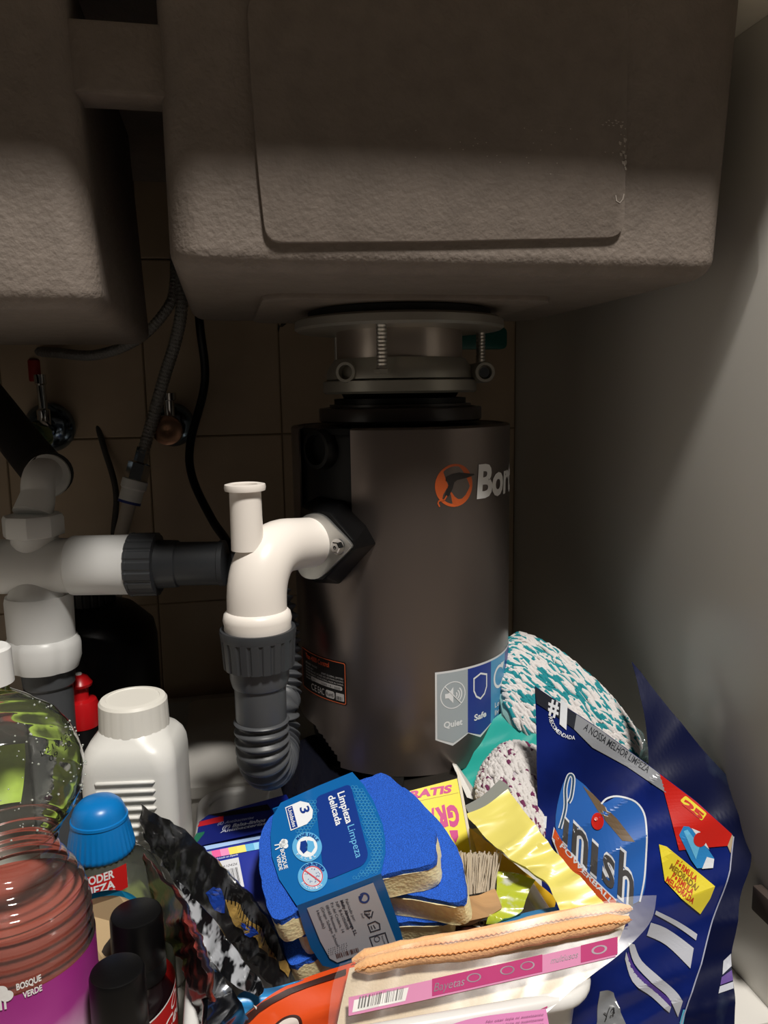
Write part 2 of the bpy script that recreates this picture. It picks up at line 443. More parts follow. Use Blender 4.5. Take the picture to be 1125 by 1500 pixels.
a.build('scuffs', sink)['kind'] = 'stuff'
mb = MB(); mb.box((LX1t-.03, .503, ZT-.006), (RX0t+.04, .985, ZT-.0006)); mb.build('gap_shade_plate', M_SINK, sink)  # dark plate added so the ceiling over the bowl gap reads as shade
# raised drain pad under the bowl
DP = at(588, 760, D=.722)
mb = MB(); y0 = at(600, 437, Z=ZB-.003).y; xa, xb = at(384, 437, Z=ZB-.003).x, at(826, 436, Z=ZB-.003).x
o = rrect(xa, y0, xb, .815, .02, 6); mb.loft([[V((x, y, ZB+.004)) for x, y in o], [V((x, y, ZB-.004)) for x, y in o]])
mb.build('drain_pad', M_PAD, sink, bevel=.001)

# ================================================================== waste disposer
M_BROWN = mat('brown_metallic_paint', '#7b716c', .33, .85, bump=.02, bscale=500)
M_BLACK = mat('black_plastic', '#0a0a0b', .38, spec=.3)
M_BLACKM = mat('matt_black_plastic', '#101010', .6)
M_STEEL = mat('cast_zinc', '#a3a097', .4, .7, bump=.05, bscale=120, var=.05)
M_STEELP = mat('polished_steel', '#b3a89f', .3, .85, bump=.02, bscale=90)
M_CHROME = mat('chrome', '#c9c9c9', .12, 1)
zd = lambda y: at(588, y, D=.722).z
disp = thing('waste_disposer', (DP.x, DP.y, zd(1115)), 'dark brown cylindrical food waste disposer under the right bowl', 'disposer')
RB = .0975; CY = Cyl(DP, RB); C0 = V((DP.x, DP.y, 0)); ZPD = ZB-.004
lathe = lambda name, prof, m, par=disp, seg=72, **k: MB().lathe(prof, C0, seg=seg, **k).build(name, m, par)
rp = lambda hpx: hpx*.722/FPX
zf = zd(476)
lathe('gasket', [(.074, ZPD), (.080, ZPD-.001), (.080, zf+.002), (.074, zf+.001)], M_BLACKM)
lathe('mounting_flange', [(.05, zf+.002), (.088, zf+.002), (rp(146), zf), (rp(147), zf-.006), (rp(143), zf-.008), (.07, zf-.0085), (.052, zf-.0085)], M_STEEL)
lathe('neck_sleeve', [(.05, zf-.006), (rp(89), zf-.006), (rp(89), zd(540)), (rp(86), zd(556)), (.04, zd(556))], M_STEELP)
# upper mounting ring with lugs, lower ring with rolled eyes
def lob(t, i): return 1+.05*max(0, cos(3*(t-lob.t0)))**6
fdir = math.atan2(CY.f.y, CY.f.x)
lob.t0 = fdir
up_ = MB().lathe([(.052, zd(530)), (.058, zd(528)), (rp(101), zd(540)), (rp(104), zd(548)), (rp(104), zd(556)), (.056, zd(557))], C0, seg=90, rf=lob)
up_.build('upper_mounting_ring', M_STEEL, disp)
lathe('lower_mounting_ring', [(.054, zd(556)), (rp(103), zd(557)), (rp(109), zd(559)), (rp(109), zd(573)), (rp(106), zd(576)), (.05, zd(576))], M_STEEL)
for i, (px, py, dd) in enumerate(((504, 545, .648), (712, 545, .668))):
    c = at(px, py, D=dd); axv = (CAM-c); axv.z = 0; axv = (axv.normalized()+CY.s*(-.35 if i == 0 else .25)).normalized()
    r = .0088
    q = MB().lathe([(r, -.052), (r, 0), (r*.94, .001), (r*.68, .001), (r*.68, -.012), (0, -.012)], c-axv*.004, axv, seg=28); q.build('ring_eye', M_STEEL, disp)
    if i == 1:
        MB().lathe([(r*.62, -.012), (r*.62, -.003), (r*.5, -.002), (0, -.002)], c-axv*.004, axv, seg=20).build('eye_screw', M_CHROME, disp)
for ang in (-10, 110, -132):
    d = CY.dir(R(ang)); p = C0+d*.0795
    thick = .0045 if ang != -132 else .0032
    n = 28; z0, z1 = zd(550), zf-.004; prof = []
    for k in range(n+1): prof.append((thick*(1 if k % 2 else .86), lerp(z0, z1, k/n)))
    st = MB().lathe(prof, p, seg=14).build('stud', mat('stud_steel', '#b9b6b0', .3, .8), disp)
    q = MB().lathe([(thick*1.1, zd(551)), (thick*1.5, zd(550)), (thick*1.5, zd(545)), (thick*1.1, zd(544))], p, seg=6); q.build('stud_nut', M_STEEL, st, smooth=20)
lathe('rubber_neck', [(.045, zd(574)), (rp(84), zd(575)), (rp(80), zd(582)), (rp(94), zd(583)), (rp(94), zd(592)), (.05, zd(592))], M_BLACK)
lathe('cap_ring', [(.05, zd(590)), (rp(101), zd(591)), (rp(101), zd(594)), (rp(115), zd(596)), (rp(116), zd(598)), (rp(116), zd(613)), (rp(112), zd(616)), (.06, zd(616))], mat('brown_plastic', '#332c29', .3))
ztop, zbot = zd(622), zd(1086)
lathe('core', [(.03, ztop-.002), (RB-.006, ztop-.003), (RB-.0045, ztop-.008), (RB-.0045, zbot+.055), (RB-.010, zbot+.02), (RB-.013, zbot-.002), (.05, zbot-.006), (0, zbot-.006)], M_BLACK)
lathe('top_plate', [(.05, ztop+.001), (RB-.004, ztop+.001), (RB-.003, ztop-.004), (.05, ztop-.004)], M_BLACK)
# painted cover with openings on its left side
bm = bmesh.new(); nph, zs = 180, [zbot+(ztop-zbot)*k/110 for k in range(111)]
rows = [[bm.verts.new(C0+CY.dir(2*PI*k/nph)*RB+V((0, 0, z))) for k in range(nph)] for z in zs]
lip = [bm.verts.new(C0+CY.dir(2*PI*k/nph)*(RB-.0015)+V((0, 0, ztop+.0012))) for k in range(nph)]
lip2 = [bm.verts.new(C0+CY.dir(2*PI*k/nph)*(RB-.005)+V((0, 0, ztop+.0018))) for k in range(nph)]
ph_a, ph_b = CY.hit(513, 690)[0]/RB, CY.hit(440, 690)[0]/RB
ZHOLE = CY.hit(478, 820)[1]
def hole(ph, z):
    ph = (ph+PI) % (2*PI)-PI
    if ph_b < ph < ph_a and z > ZHOLE: return True
    zl = zd(1040)+.0
    if -2.6 < ph < CY.hit(497, 1080)[0]/RB:
        edge = CY.hit(497, 1080)[0]/RB; k = min(1, (edge-ph)/.35); return z < zd(1085)+(zl-zd(1085))*math.sqrt(k)
    return False
for j in range(110):
    for k in range(nph):
        if not hole(2*PI*(k+.5)/nph, (zs[j]+zs[j+1])/2): bm.faces.new((rows[j][k], rows[j][(k+1) % nph], rows[j+1][(k+1) % nph], rows[j+1][k]))
for k in range(nph):
    if not hole(2*PI*(k+.5)/nph, ztop):
        k2 = (k+1) % nph; bm.faces.new((rows[-1][k], rows[-1][k2], lip[k2], lip[k])); bm.faces.new((lip[k], lip[k2], lip2[k2], lip2[k]))
for v_ in [v for v in bm.verts if not v.link_faces]: bm.verts.remove(v_)
bmesh.ops.recalc_face_normals(bm, faces=bm.faces)
bmesh.ops.solidify(bm, geom=bm.faces[:], thickness=.0016)
q = MB(); bm.verts.index_update(); q.v = [v.co.copy() for v in bm.verts]; q.f = [tuple(v.index for v in f.verts) for f in bm.faces]; q.m = [0]*len(q.f); bm.free()
q.build('cover', M_BROWN, disp, smooth=30, label='brown metallic cover')
# dishwasher inlet boss seen in the opening
d = CY.dir(CY.hit(466, 646)[0]/RB); p = C0+d*(RB-.016)+V((0, 0, zd(648)))
MB().lathe([(.019, 0), (.017, .013), (.0155, .019), (.0125, .0195), (.012, .012), (0, .012)], p, d, seg=32).build('inlet_boss', M_BLACK, disp)
# outlet housing
oc = at(463, 798, D=.602); _q = at(373, 803, D=.545); oax = (_q-oc); oax.z = 0; oax.normalize()
FS = frame_plane(oc, oax)
front = [(452, 752), (470, 748), (482, 752), (516, 792), (516, 806), (472, 850), (456, 850), (440, 838), (436, 800), (440, 765)]
back = [(438, 742), (463, 728), (500, 734), (536, 770), (551, 797), (496, 856), (462, 854), (440, 846), (434, 800), (436, 760)]
def cylback(x, y):
    u, v = CY.hit(x, y); return C0+CY.dir(u/RB)*(RB-.001)+V((0, 0, v))
mid = [lambda_ for lambda_ in [FS(x, y, -.006) for x, y in front]]
bk = [cylback(x, y) for x, y in back]; bk2 = [p-CY.f*.012-oax*.01 for p in bk]
q = MB(); q.loft([[FS(x, y, -.0005) for x, y in front], mid, bk, bk2]); q.build('outlet_housing', M_BLACK, disp, bevel=.0012, smooth=30)
pl = rpoly([(446, 753), (474, 750), (519, 797), (517, 803), (470, 849), (444, 846), (431, 812), (431, 785)], 14, 4)
q = MB(); q.loft([[FS(x, y, 0) for x, y in pl], [FS(x, y, .003) for x, y in pl]])
fl = q.build('flange_plate', mat('zinc_plate', '#b5b5b3', .3, .9, bump=.04, bscale=150), disp, bevel=.0006)
sc = FS(499, 800, .003)
MB().lathe([(.0062, 0), (.0062, .0012), (.0046, .0013)], sc, oax, seg=24).build('washer', M_CHROME, fl)
MB().lathe([(.0046, .001), (.0046, .0038), (.0038, .0045), (.0016, .0045), (.0012, .0025), (0, .0025)], sc, oax, seg=6).build('screw', M_CHROME, fl, smooth=20)
# emblem and lettering on the cover
a = Art(CY, base=.0003); u0, v0 = CY.hit(666, 711)
O_ = '#c2592a'; K_ = '#2a2523'; W_ = '#f0efee'
a.disc((u0, v0), .0172, O_, 0, n=40)
k6 = lambda x, y: CY.hit(300+x/2.344, 680+y/2.344)
b = Art(CY, base=.0003, conv=k6); b.mb = a.mb; b.mats = a.mats
b.poly([(828, 44), (850, 33), (872, 28), (920, 33), (926, 36), (900, 46), (866, 54), (856, 62), (850, 84), (838, 108), (824, 110), (832, 84), (838, 62), (826, 56)], K_, 1)
b.line([(830, 108), (822, 122), (803, 126), (800, 134), (806, 146)], 5, O_, 1); b.line([(906, 40), (922, 33)], 3, K_, 1)
ub, vb = CY.hit(698, 728)
a.text('Bort', W_, (ub, vb-.0005), (ub+.066, vb-.0005), (.002, .0258), 1, bold=.035)
a.build('emblem', disp)
# feature sticker
a = Art(CY, base=.0003); u0, v0 = CY.hit(637, 985); u1, v1 = CY.hit(637, 1084); bw = .0017; pw = .0288; n_ = 4; ph_ = (v0-v1)
def chev(x0, x1, top, bot): return [(x0, top), (x1, top), (x1, bot), ((x0+x1)/2, bot-.006), (x0, bot)]
out = [(u0, v0), (u0+n_*pw+2*bw, v0)]
for i in range(n_, 0, -1):
    x1 = u0+bw*2+i*pw-(0 if i == n_ else bw*.6); x0 = u0+i*pw-pw+(0 if i == 1 else bw)
    out += [(x1, v1), ((x0+x1)/2, v1-.0075)]
out.append((u0, v1)); a.poly(out, '#d9dadb', 0)
cols = ['#a4adb2', '#2b3d8c', '#4f97c4', '#2b3d8c']
for i in range(n_): a.poly(chev(u0+bw+i*pw, u0+bw+(i+1)*pw, v0-bw, v1+bw*.6), cols[i], 1)
LW = '#e6e8ea'; c = (u0+bw+pw*.5, v0-.0215)
a.disc(c, .0118, LW, 2, inner=.93, n=36)
a.poly([(c[0]-.0075, c[1]+.002), (c[0]-.0045, c[1]+.002), (c[0], c[1]+.007), (c[0], c[1]-.007), (c[0]-.0045, c[1]-.002), (c[0]-.0075, c[1]-.002)], LW, 2)
for rr in (.003, .0053, .0076): a.disc((c[0]+.001, c[1]), rr, LW, 2, inner=1-.0011/rr, a0=-48, a1=48, n=10)
a.line([(c[0]-.0078, c[1]+.0085), (c[0]+.0078, c[1]-.0085)], .0009, LW, 3)
a.text('Quiet', LW, (c[0]-.0088, v1+.0095), (c[0]+.0088, v1+.0095), (0, .0052), 2, .03)
c = (u0+bw+pw*1.5, v0-.0195)
sh = [(-.0085, .0085), (0, .0115), (.0085, .0085), (.0085, -.003), (.0055, -.009), (0, -.0125), (-.0055, -.009), (-.0085, -.003)]
a.poly([(c[0]+x, c[1]+y) for x, y in sh], LW, 2, holes=[[(c[0]+x*.84, c[1]+y*.86) for x, y in sh]])
a.text('Safe', LW, (c[0]-.0075, v1+.0095), (c[0]+.0075, v1+.0095), (0, .0052), 2, .03)
c = (u0+bw+pw*2.5, v0-.0195)
a.disc(c, .0105, LW, 2, inner=.76, a0=50, a1=335, n=30); a.poly([(c[0]+.003, c[1]+.011), (c[0]+.012, c[1]+.0105), (c[0]+.0075, c[1]+.004)], LW, 2)
a.text('Long', LW, (c[0]-.008, v1+.0125), (c[0]+.008, v1+.0125), (0, .0045), 2, .02)
a.text('lived', LW, (c[0]-.008, v1+.0055), (c[0]+.008, v1+.0055), (0, .0045), 2, .02)
a.build('feature_sticker', disp, label='sticker with speaker, shield and arrow panels')
# rating label, lower left of the cover
a = Art(CY, base=.0003); u1, v1 = CY.hit(508.5, 1034); v0 = CY.hit(508.5, 971)[1]; u0 = u1-.064; hgt = v0-v1
a.poly(rrect(u0, v1, u1, v0, .002), '#131212', 0)
e = .0007; oo = rrect(u0+e, v1+e, u1-e, v0-e, .0018); ii = rrect(u0+2*e, v1+2*e, u1-2*e, v0-2*e, .0014)
a.poly(oo, '#d2633a', 1, holes=[ii])
a.text('Titan 4000 Control', '#d2532a', (u0+.010, v0-.0075), (u1-.018, v0-.0075), (0, .0042), 2, .02)
WL = '#b8b4b0'
a.text('BKD-41000 / 93410242', WL, (u0+.010, v0-.0125), (u1-.034, v0-.0125), (0, .0017), 2)
for i, t in enumerate(('BORT GLOBAL LIMITED', '5/F, 1/F SHEK HO 107 KWAI CHUNG', 'N.T. HONG KONG, MADE IN CHINA')):
    a.text(t, WL, (u1-.004-.0014*len(t[:28])*.9, v0-.0155-i*.0026), (u1-.003, v0-.0155-i*.0026), (0, .0015), 2)
for i in range(5): a.text('220-240V 50Hz', WL, (u0+.010, v0-.0155-i*.0026), (u0+.024, v0-.0155-i*.0026), (0, .0014), 2)
a.poly(rrect(u0+.020, v1+.0125, u1-.004, v1+.0160, .0015), WL, 2); a.text('S/N        22005 / 8 / 2020', '#131212', (u0+.022, v1+.0133), (u1-.006, v1+.0133), (0, .0017), 3)
a.text('CE', WL, (u0+.020, v1+.0038), (u0+.0285, v1+.0038), (0, .0058), 2); a.text('EAC', WL, (u0+.0305, v1+.0038), (u0+.039, v1+.0038), (0, .0058), 2)
a.poly(rrect(u0+.041, v1+.0032, u0+.0515, v1+.0098, .002), WL, 2); a.text('RoHS', '#131212', (u0+.042, v1+.005), (u0+.0505, v1+.005), (0, .003), 3)
a.poly(rrect(u0+.053, v1+.0032, u0+.0615, v1+.0098, .0006), WL, 2); a.barcode((u0+.054, v1+.004), (u0+.0605, v1+.004), (0, .003), '#131212', 3, 6)
a.build('rating_label', disp, label='black rating label with an orange border')

# ================================================================== white outlet elbow and grey hose
M_PIPE = mat('cream_white_pvc', '#ebe4dc', .3, spec=.45)
M_WHITE = mat('white_pp', '#dcdcda', .35)
M_GREY = mat('grey_pp', '#47494c', .42)
M_DGREY = mat('dark_grey_pp', '#343639', .42)
Qc = at(373, 803, D=.545); dv = V((0, 0, -1))
P0 = FS(457, 794, .002); hx = (P0-Qc); hx.z = 0
E0 = Qc+V((0, 0, 0)); E1 = V((Qc.x, Qc.y, at(373, 925, D=.545).z)); el = thing('outlet_elbow', (Qc.x, Qc.y, E1.z), 'cream white drain elbow with an open stub, bolted to the disposer', 'pipe')
path = [P0+hx.normalized()*-.0] ; bend = .040; A0 = Qc+(P0-Qc).normalized()*bend; A1 = Qc+dv*bend
pts = [P0, P0.lerp(A0, .5)]
for k in range(13): t = k/12; pts.append(A0*(1-t)**2+Qc*2*t*(1-t)+A1*t*t)
pts += [A1.lerp(E1, .5), E1]
MB().sweep(pts, lambda i: .0192 if i < 2 else .0208-.0016*max(0, 1-(i-1)/8), 40).build('elbow_tube', M_PIPE, el, smooth=60)
s0 = V((at(362.5, 800, D=.545).x, at(362.5, 800, D=.545).y, at(362.5, 805, D=.545).z)); h1 = at(362.5, 712, D=.545).z-s0.z
MB().lathe([(.0112, 0), (.0108, h1-.003), (.0138, h1-.0022), (.0142, h1), (.0138, h1+.002), (.0112, h1+.0026), (.0088, h1+.0018), (.0086, h1-.03), (0, h1-.03)], s0, seg=40).build('stub', M_PIPE, el, smooth=50)
bead = [(.0205, .016), (.0232, .013), (.0240, .009), (.0232, .005), (.0236, .001), (.0215, -.004)]
MB().lathe(bead, E1+V((0, 0, -.002)), seg=48).build('end_bead', M_PIPE, el, smooth=60)
hose = thing('drain_hose', (E1.x, E1.y, at(377, 1175, D=.545).z), 'grey corrugated drain hose with a ribbed union nut under the cream elbow', 'hose')
gear = lambda n, d: (lambda t, i: 1-d*(1 if int(round(t*n*7/(2*PI))) % 7 < 2 else 0))
zE = E1.z
MB().lathe([(.0215, .0), (.0262, .0005), (.0268, -.002), (.0262, -.006)], E1, seg=48).build('nut_rim', M_DGREY, hose)
MB().lathe([(.0255, -.004), (.0262, -.006), (.0248, -.027), (.0235, -.0275)], E1, seg=140, rf=gear(20, .035)).build('union_nut', M_DGREY, hose, smooth=15)
zc = at(377, 1068, D=.545).z-zE
MB().lathe([(.0210, -.024), (.0208, -.036), (.0195, -.041), (.0182, -.042), (.0180, zc+.001), (.0168, zc-.004)], E1, seg=40).build('hose_collar', M_GREY, hose)
c0 = E1+V((0, 0, zc))
zA = at(378, 1100, D=.548).z; far = at(413, 1090, D=.634); hd = V((far.x-c0.x, far.y-c0.y, 0)); rb = hd.length/2; hd.normalize()
hp = [c0, V((c0.x, c0.y, lerp(c0.z, zA, .5)))]+[V((c0.x, c0.y, zA))+hd*rb*(1-cos(PI*k/14))-V((0, 0, rb*.92*sin(PI*k/14))) for k in range(15)]
hp += [at(417, 1020, D=.645), at(418, 960, D=.655), at(412, 900, D=.664), at(398, 856, D=.668), at(372, 834, D=.660), at(334, 829, D=.650)]
hp = resample(spline(resample(hp, .014), 10), .0008)
def hr(i):
    s_ = i*.0008; r0 = .0180 if s_ < .06 else max(.0122, .0180-(s_-.06)*.10)
    return r0+.0019*sin(2*PI*s_/.0068)
MB().sweep(hp, hr, 28).build('corrugated_tube', M_GREY, hose, smooth=60)

# ================================================================== drain tee on the left
DT = .645
tee_c = at(52, 829, D=DT); ax = (at(195, 829, D=DT)-at(0, 831, D=DT)); ax.z = 0; ax.normalize()
tee = thing('drain_tee', (tee_c.x, tee_c.y, 0), 'white plastic drain tee with hexagonal nuts left of the cream elbow', 'pipe')
def al(px): # distance along the axis for an image column
    p = at(px, 829, D=DT); return (p-tee_c).dot(ax)
MB().lathe([(.0225, al(-470)), (.0225, al(106))], tee_c, ax, seg=40).build('tee_run', M_WHITE, tee)
MB().lathe([(.022, al(104)), (.0240, al(107)), (.0244, al(110)), (.0244, al(190)), (.0236, al(194)), (.015, al(194))], tee_c, ax, seg=48).build('socket', M_WHITE, tee)
MB().lathe([(.0235, al(191)), (.0262, al(194)), (.0262, al(197)), (.0258, al(198)), (.0258, al(232)), (.022, al(233))], tee_c, ax, seg=126, rf=gear(18, .03)).build('union_nut', M_DGREY, tee, smooth=15)
MB().lathe([(.0200, al(231)), (.0195, al(250)), (.0192, al(261)), (.0178, al(263)), (.0178, al(322)), (.0188, al(323)), (.0188, al(330)), (.0150, al(331))], tee_c, ax, seg=40).build('spigot', M_DGREY, tee)
ux = tee_c+ax*al(54)
zz = lambda y: at(54, y, D=DT).z-tee_c.z
MB().lathe([(.016, 0), (.0175, zz(800)), (.0182, zz(790)), (.0182, zz(780)), (.017, zz(775))], ux, seg=36).build('upper_neck', M_WHITE, tee)
octa = lambda t, i: (1-.07*abs(sin(4*t)))
MB().lathe([(.0195, zz(784)), (.0235, zz(782)), (.0238, zz(778)), (.0238, zz(757)), (.0225, zz(752)), (.0150, zz(751))], ux, seg=64, rf=octa).build('upper_nut', M_WHITE, tee, smooth=25)
pb = ux+V((0, 0, zz(752)))
ep = spline([pb, at(55, 728, D=DT), at(56, 708, D=DT+.004), at(60, 695, D=DT+.016), at(68, 694, D=DT+.034)], 8)
MB().sweep(ep, lambda i: .0155-.0022*min(1, i/10), 32).build('back_elbow', M_WHITE, tee, smooth=60)
bx = (at(76, 696, D=DT+.055)-at(62, 697, D=DT+.022)).normalized()
MB().lathe([(.013, -.002), (.0185, -.001), (.0190, .002), (.0185, .005), (.013, .005)], at(69, 697, D=DT+.036), bx, seg=36).build('elbow_rim', M_WHITE, tee)
zb2 = lambda y: at(52, y, D=DT).z-tee_c.z
dx = tee_c+ax*al(53)
MB().lathe([(.012, 0), (.020, -.010), (.0235, zb2(872)), (.0245, zb2(876))], dx, seg=40).build('lower_dome', M_WHITE, tee, smooth=60)
MB().lathe([(.0255, zb2(872)), (.0266, zb2(880)), (.0262, zb2(950)), (.0250, zb2(951))], dx, seg=48).build('lower_socket', M_WHITE, tee)
ln = tee_c+ax*al(58)
MB().lathe([(.0265, zb2(936)), (.0285, zb2(940)), (.0297, zb2(948)), (.0297, zb2(968)), (.027, zb2(984)), (.018, zb2(985))], ln, V((.03, 0, 1)), seg=64, rf=lambda t, i: 1-.045*max(0, sin(5*t))**4).build('lower_nut', M_WHITE, tee, smooth=30)
MB().lathe([(.0215, zb2(980)), (.0205, zb2(1010)), (.0185, zb2(1014)), (.0180, -tee_c.z)], ln, seg=40).build('waste_pipe', M_GREY, tee)
# black rubber hose running up left from the elbow
bh = spline([at(74, 695, D=DT+.042), at(60, 684, D=DT+.07), at(30, 648, D=DT+.10), at(-10, 596, D=DT+.14), at(-70, 520, D=DT+.18)], 8)
q = MB().sweep(bh, .0195, 28); tag(q.build('rubber_hose', M_BLACKM, base=bh[-1], smooth=60), 'thick black rubber hose running up left behind the white drain tee', 'hose')

# ================================================================== wall valves, hoses and cords at the back
YW = .9843
def valve(px, py, rpx, label, red):
    c = at(px, py, Y=YW); k = (c-CAM).dot(FW)/FPX
    t = thing('angle_valve', c, label, 'valve', 'chrome angle valves on the tiled wall'); r = rpx*k; f = V((0, -1, 0))
    MB().lathe([(r, .0), (r, -.001), (r*.93, -.007), (r*.6, -.014), (r*.38, -.0155), (r*.36, -.006)], c, (0, 1, 0), seg=40).build('escutcheon', mat('blue_reflection_chrome', '#7d8ea0', .14, 1), t, smooth=50)  # bluish reflection put into the chrome's base colour
    if red:
        b = at(px-8, py+4, Y=YW-.03)
        MB().lathe([(.009, 0), (.009, .04), (.012, .042), (.012, .052), (.008, .053)], V((b.x, YW-.005, b.z)), f, seg=24).build('valve_body', M_CHROME, t)
        MB().lathe([(.006, 0), (.0075, .004), (.0075, .022), (.005, .024), (.005, .05), (.0065, .052), (.0065, .062)], V((b.x, YW-.025, b.z)), (-.02, 0, 1), seg=20).build('riser', M_CHROME, t)
        MB().lathe([(.0165, 0), (.0175, .004), (.0165, .016), (.011, .018), (.0105, .008), (0, .008)], at(58, 640, Y=YW-.05), (-.35, -1, 0), seg=32, rf=lambda t_, i: 1-.05*(sin(8*t_) > .4)).build('handle', mat('green_reflection_chrome', '#8fae84', .2, .9), t)  # handle's green is a reflection painted into its colour
    else:
        MB().lathe([(.011, 0), (.011, .03), (.016, .032), (.0175, .036), (.0165, .05), (.008, .052), (0, .05)], at(px-4, py+6, Y=YW-.006), f, seg=32).build('handle', mat('copper_tint_chrome', '#9a7660', .25, .9), t)
        MB().lathe([(.006, 0), (.006, .022), (.0085, .023), (.0085, .031), (0, .031)], at(px-4, py-8, Y=YW-.022), (0, -.1, 1), seg=20).build('outlet_stub', M_CHROME, t)
    return t
valve(73, 626, 36, 'round chrome angle valve with a riser under the left bowl', True)
valve(253, 622, 32, 'round chrome angle valve half hidden behind the hanging braided hose', False)
M_BRAID = mat('steel_braid', '#8d8b88', .38, .85, bump=.8, bscale=900)
def braid(name, pts, r, label, group=None):
    p = resample(spline(pts, 12), .0012); t = thing(name, p[0], label, 'hose', group)
    MB().sweep(p, lambda i: r*(1+.07*sin(2*PI*i*.0012/.0042)), 16).build('braid', M_BRAID, t, smooth=60); return t
h1 = braid('braided_hose', [at(54, 515, D=.915), at(85, 517, D=.90), at(140, 520, D=.88), at(200, 498, D=.86), at(243, 455, D=.85), at(256, 415, D=.85), at(256, 330, D=.85)], .0056,
           'steel braided hose sweeping right from the left valve to the gap between bowls', 'braided hoses')
MB().lathe([(.007, -.018), (.0078, -.016), (.0078, .006), (.006, .008)], at(51, 536, D=.915), (0, 0, 1), seg=20).build('red_sleeve', mat('red_plastic_dull', '#8c1f1c', .4), h1, label='red sleeve')
h2 = braid('braided_hose', [at(264, 395, D=.85), at(266, 450, D=.85), at(257, 500, D=.86), at(240, 555, D=.87), at(222, 620, D=.88), at(209, 664, D=.88)], .0066,
           'steel braided hose hanging steeply down to a white connector', 'braided hoses')
d2 = (at(196, 712, D=.88)-at(209, 664, D=.88)).normalized()
MB().lathe([(.0075, -.006), (.0075, .01), (.0125, .012), (.0128, .030), (.010, .031)], at(209, 664, D=.88), d2, seg=6).build('hex_nut', M_CHROME, h2, smooth=20)
MB().lathe([(.0120, .030), (.0142, .031), (.0142, .040), (.0125, .042), (.0125, .056), (.009, .057)], at(209, 664, D=.88), d2, seg=36).build('white_connector', M_WHITE, h2)
MB().lathe([(.0126, .055), (.0126, .058), (.009, .058)], at(209, 664, D=.88), d2, seg=30).build('blue_ring', mat('blue_ring', '#23347e', .4), h2)
MB().sweep([at(209, 664, D=.88)+d2*.056, at(178, 780, D=.88), at(170, 840, D=.88), at(164, 1010, D=.88)], .0075, 20).build('water_tube', mat('cream_tube', '#b5aca0', .4), h2)
def cord(name, pts, r, m, label, cat='cable'):
    p = spline(pts, 8); return tag(MB().sweep(p, r, 12).build(name, m, base=p[-1], smooth=60), label, cat)
cord('power_cord', [at(288, 430, D=.875), at(293, 480, D=.88), at(300, 560, D=.9), at(279, 648, D=.9), at(282, 700, D=.89), at(310, 760, D=.86), at(334, 797, D=.82), at(352, 850, D=.80), at(385, 905, D=.81), at(440, 950, D=.82)], .0048, M_BLACK, 'thick black cord hanging in front of the tiles left of the disposer')
cord('thin_cable', [at(96, 502, D=.94), at(110, 528, D=.94), at(132, 590, D=.94), at(152, 655, D=.935), at(170, 722, D=.93), at(166, 800, D=.93), at(166, 1000, D=.93)], .0035, mat('grey_cable', '#3a3733', .5), 'thin grey cable hanging on the tiles between the two valves')
cord('wall_cable', [at(262, 540, D=.962), at(300, 522, D=.962), at(345, 512, D=.965), at(400, 488, D=.965), at(430, 455, D=.96)], .0045, mat('dark_cable', '#26221f', .5), 'dark cable rising right along the tiles towards the flange')
# teal piece hanging behind the flange
mb = MB(); a0, a1 = at(668, 440, Y=.90), at(743, 511, Y=.90); o = rrect(a0.x, a1.z, a1.x, ZB-.0005, .006)
mb.loft([[V((x, .90, z)) for x, z in o], [V((x, .915, z)) for x, z in o]])
tag(mb.build('overflow_box', mat('teal_plastic', '#1f5f58', .35), base=(a0.x, .9, a1.z), bevel=.001), 'dark teal plastic box behind the steel mounting flange', 'box')
# dark canister under the tee
cc = at(130, 900, D=.80); q = thing('black_canister', (cc.x, cc.y, 0), 'large black plastic canister in the dark behind the drain tee', 'canister')
zt = at(130, 872, D=.80).z
MB().lathe([(0, 0.0), (.06, 0), (.066, .006), (.066, zt-.045), (.063, zt-.03), (.045, zt-.012), (.026, zt-.006), (.024, zt-.006)], (cc.x, cc.y, 0), seg=48).build('body', M_BLACK, q, smooth=50)
MB().lathe([(.026, zt-.008), (.027, zt-.007), (.027, zt+.012), (.025, zt+.014), (0, zt+.014)], (cc.x, cc.y, 0), seg=168, rf=gear(24, .03)).build('cap', M_BLACKM, q)
# low white box behind the basket
WBX = at(290, 1090, Z=.105); mb = MB(); o = rrect(-.052, .692, .058, .90, .012, 5)
t = thing('storage_box', (.003, .79, 0), 'low plain white plastic box on the cabinet floor behind the basket', 'box')
M_BOX = mat('off_white_box', '#cbc8c2', .45, bump=.03, bscale=300)
mb.loft([[V((x*.97, lerp(.79, y, .97), 0)) for x, y in o], [V((x, y, .094)) for x, y in o]]); mb.build('tub', M_BOX, t, smooth=40)
o = rrect(-.055, .689, .061, .903, .014, 5); o2 = rrect(-.051, .693, .057, .899, .012, 5)
mb = MB(); mb.loft([[V((x, y, .093)) for x, y in o], [V((x, y, .1035)) for x, y in o], [V((x, y, .105)) for x, y in o2]]); mb.build('lid', M_BOX, t, smooth=40)
# hinge block on the right side panel
mb = MB(); p = at(1116, 1313, X=XR); mb.box((XR-.008, YF+.004, p.z-.010), (XR, p.y+.001, p.z+.010))
tag(mb.build('hinge_block', mat('dark_brown_block', '#4a403b', .5), base=(XR, YF+.01, p.z), bevel=.0015), 'dark brown block fixed to the right side panel', 'hinge')

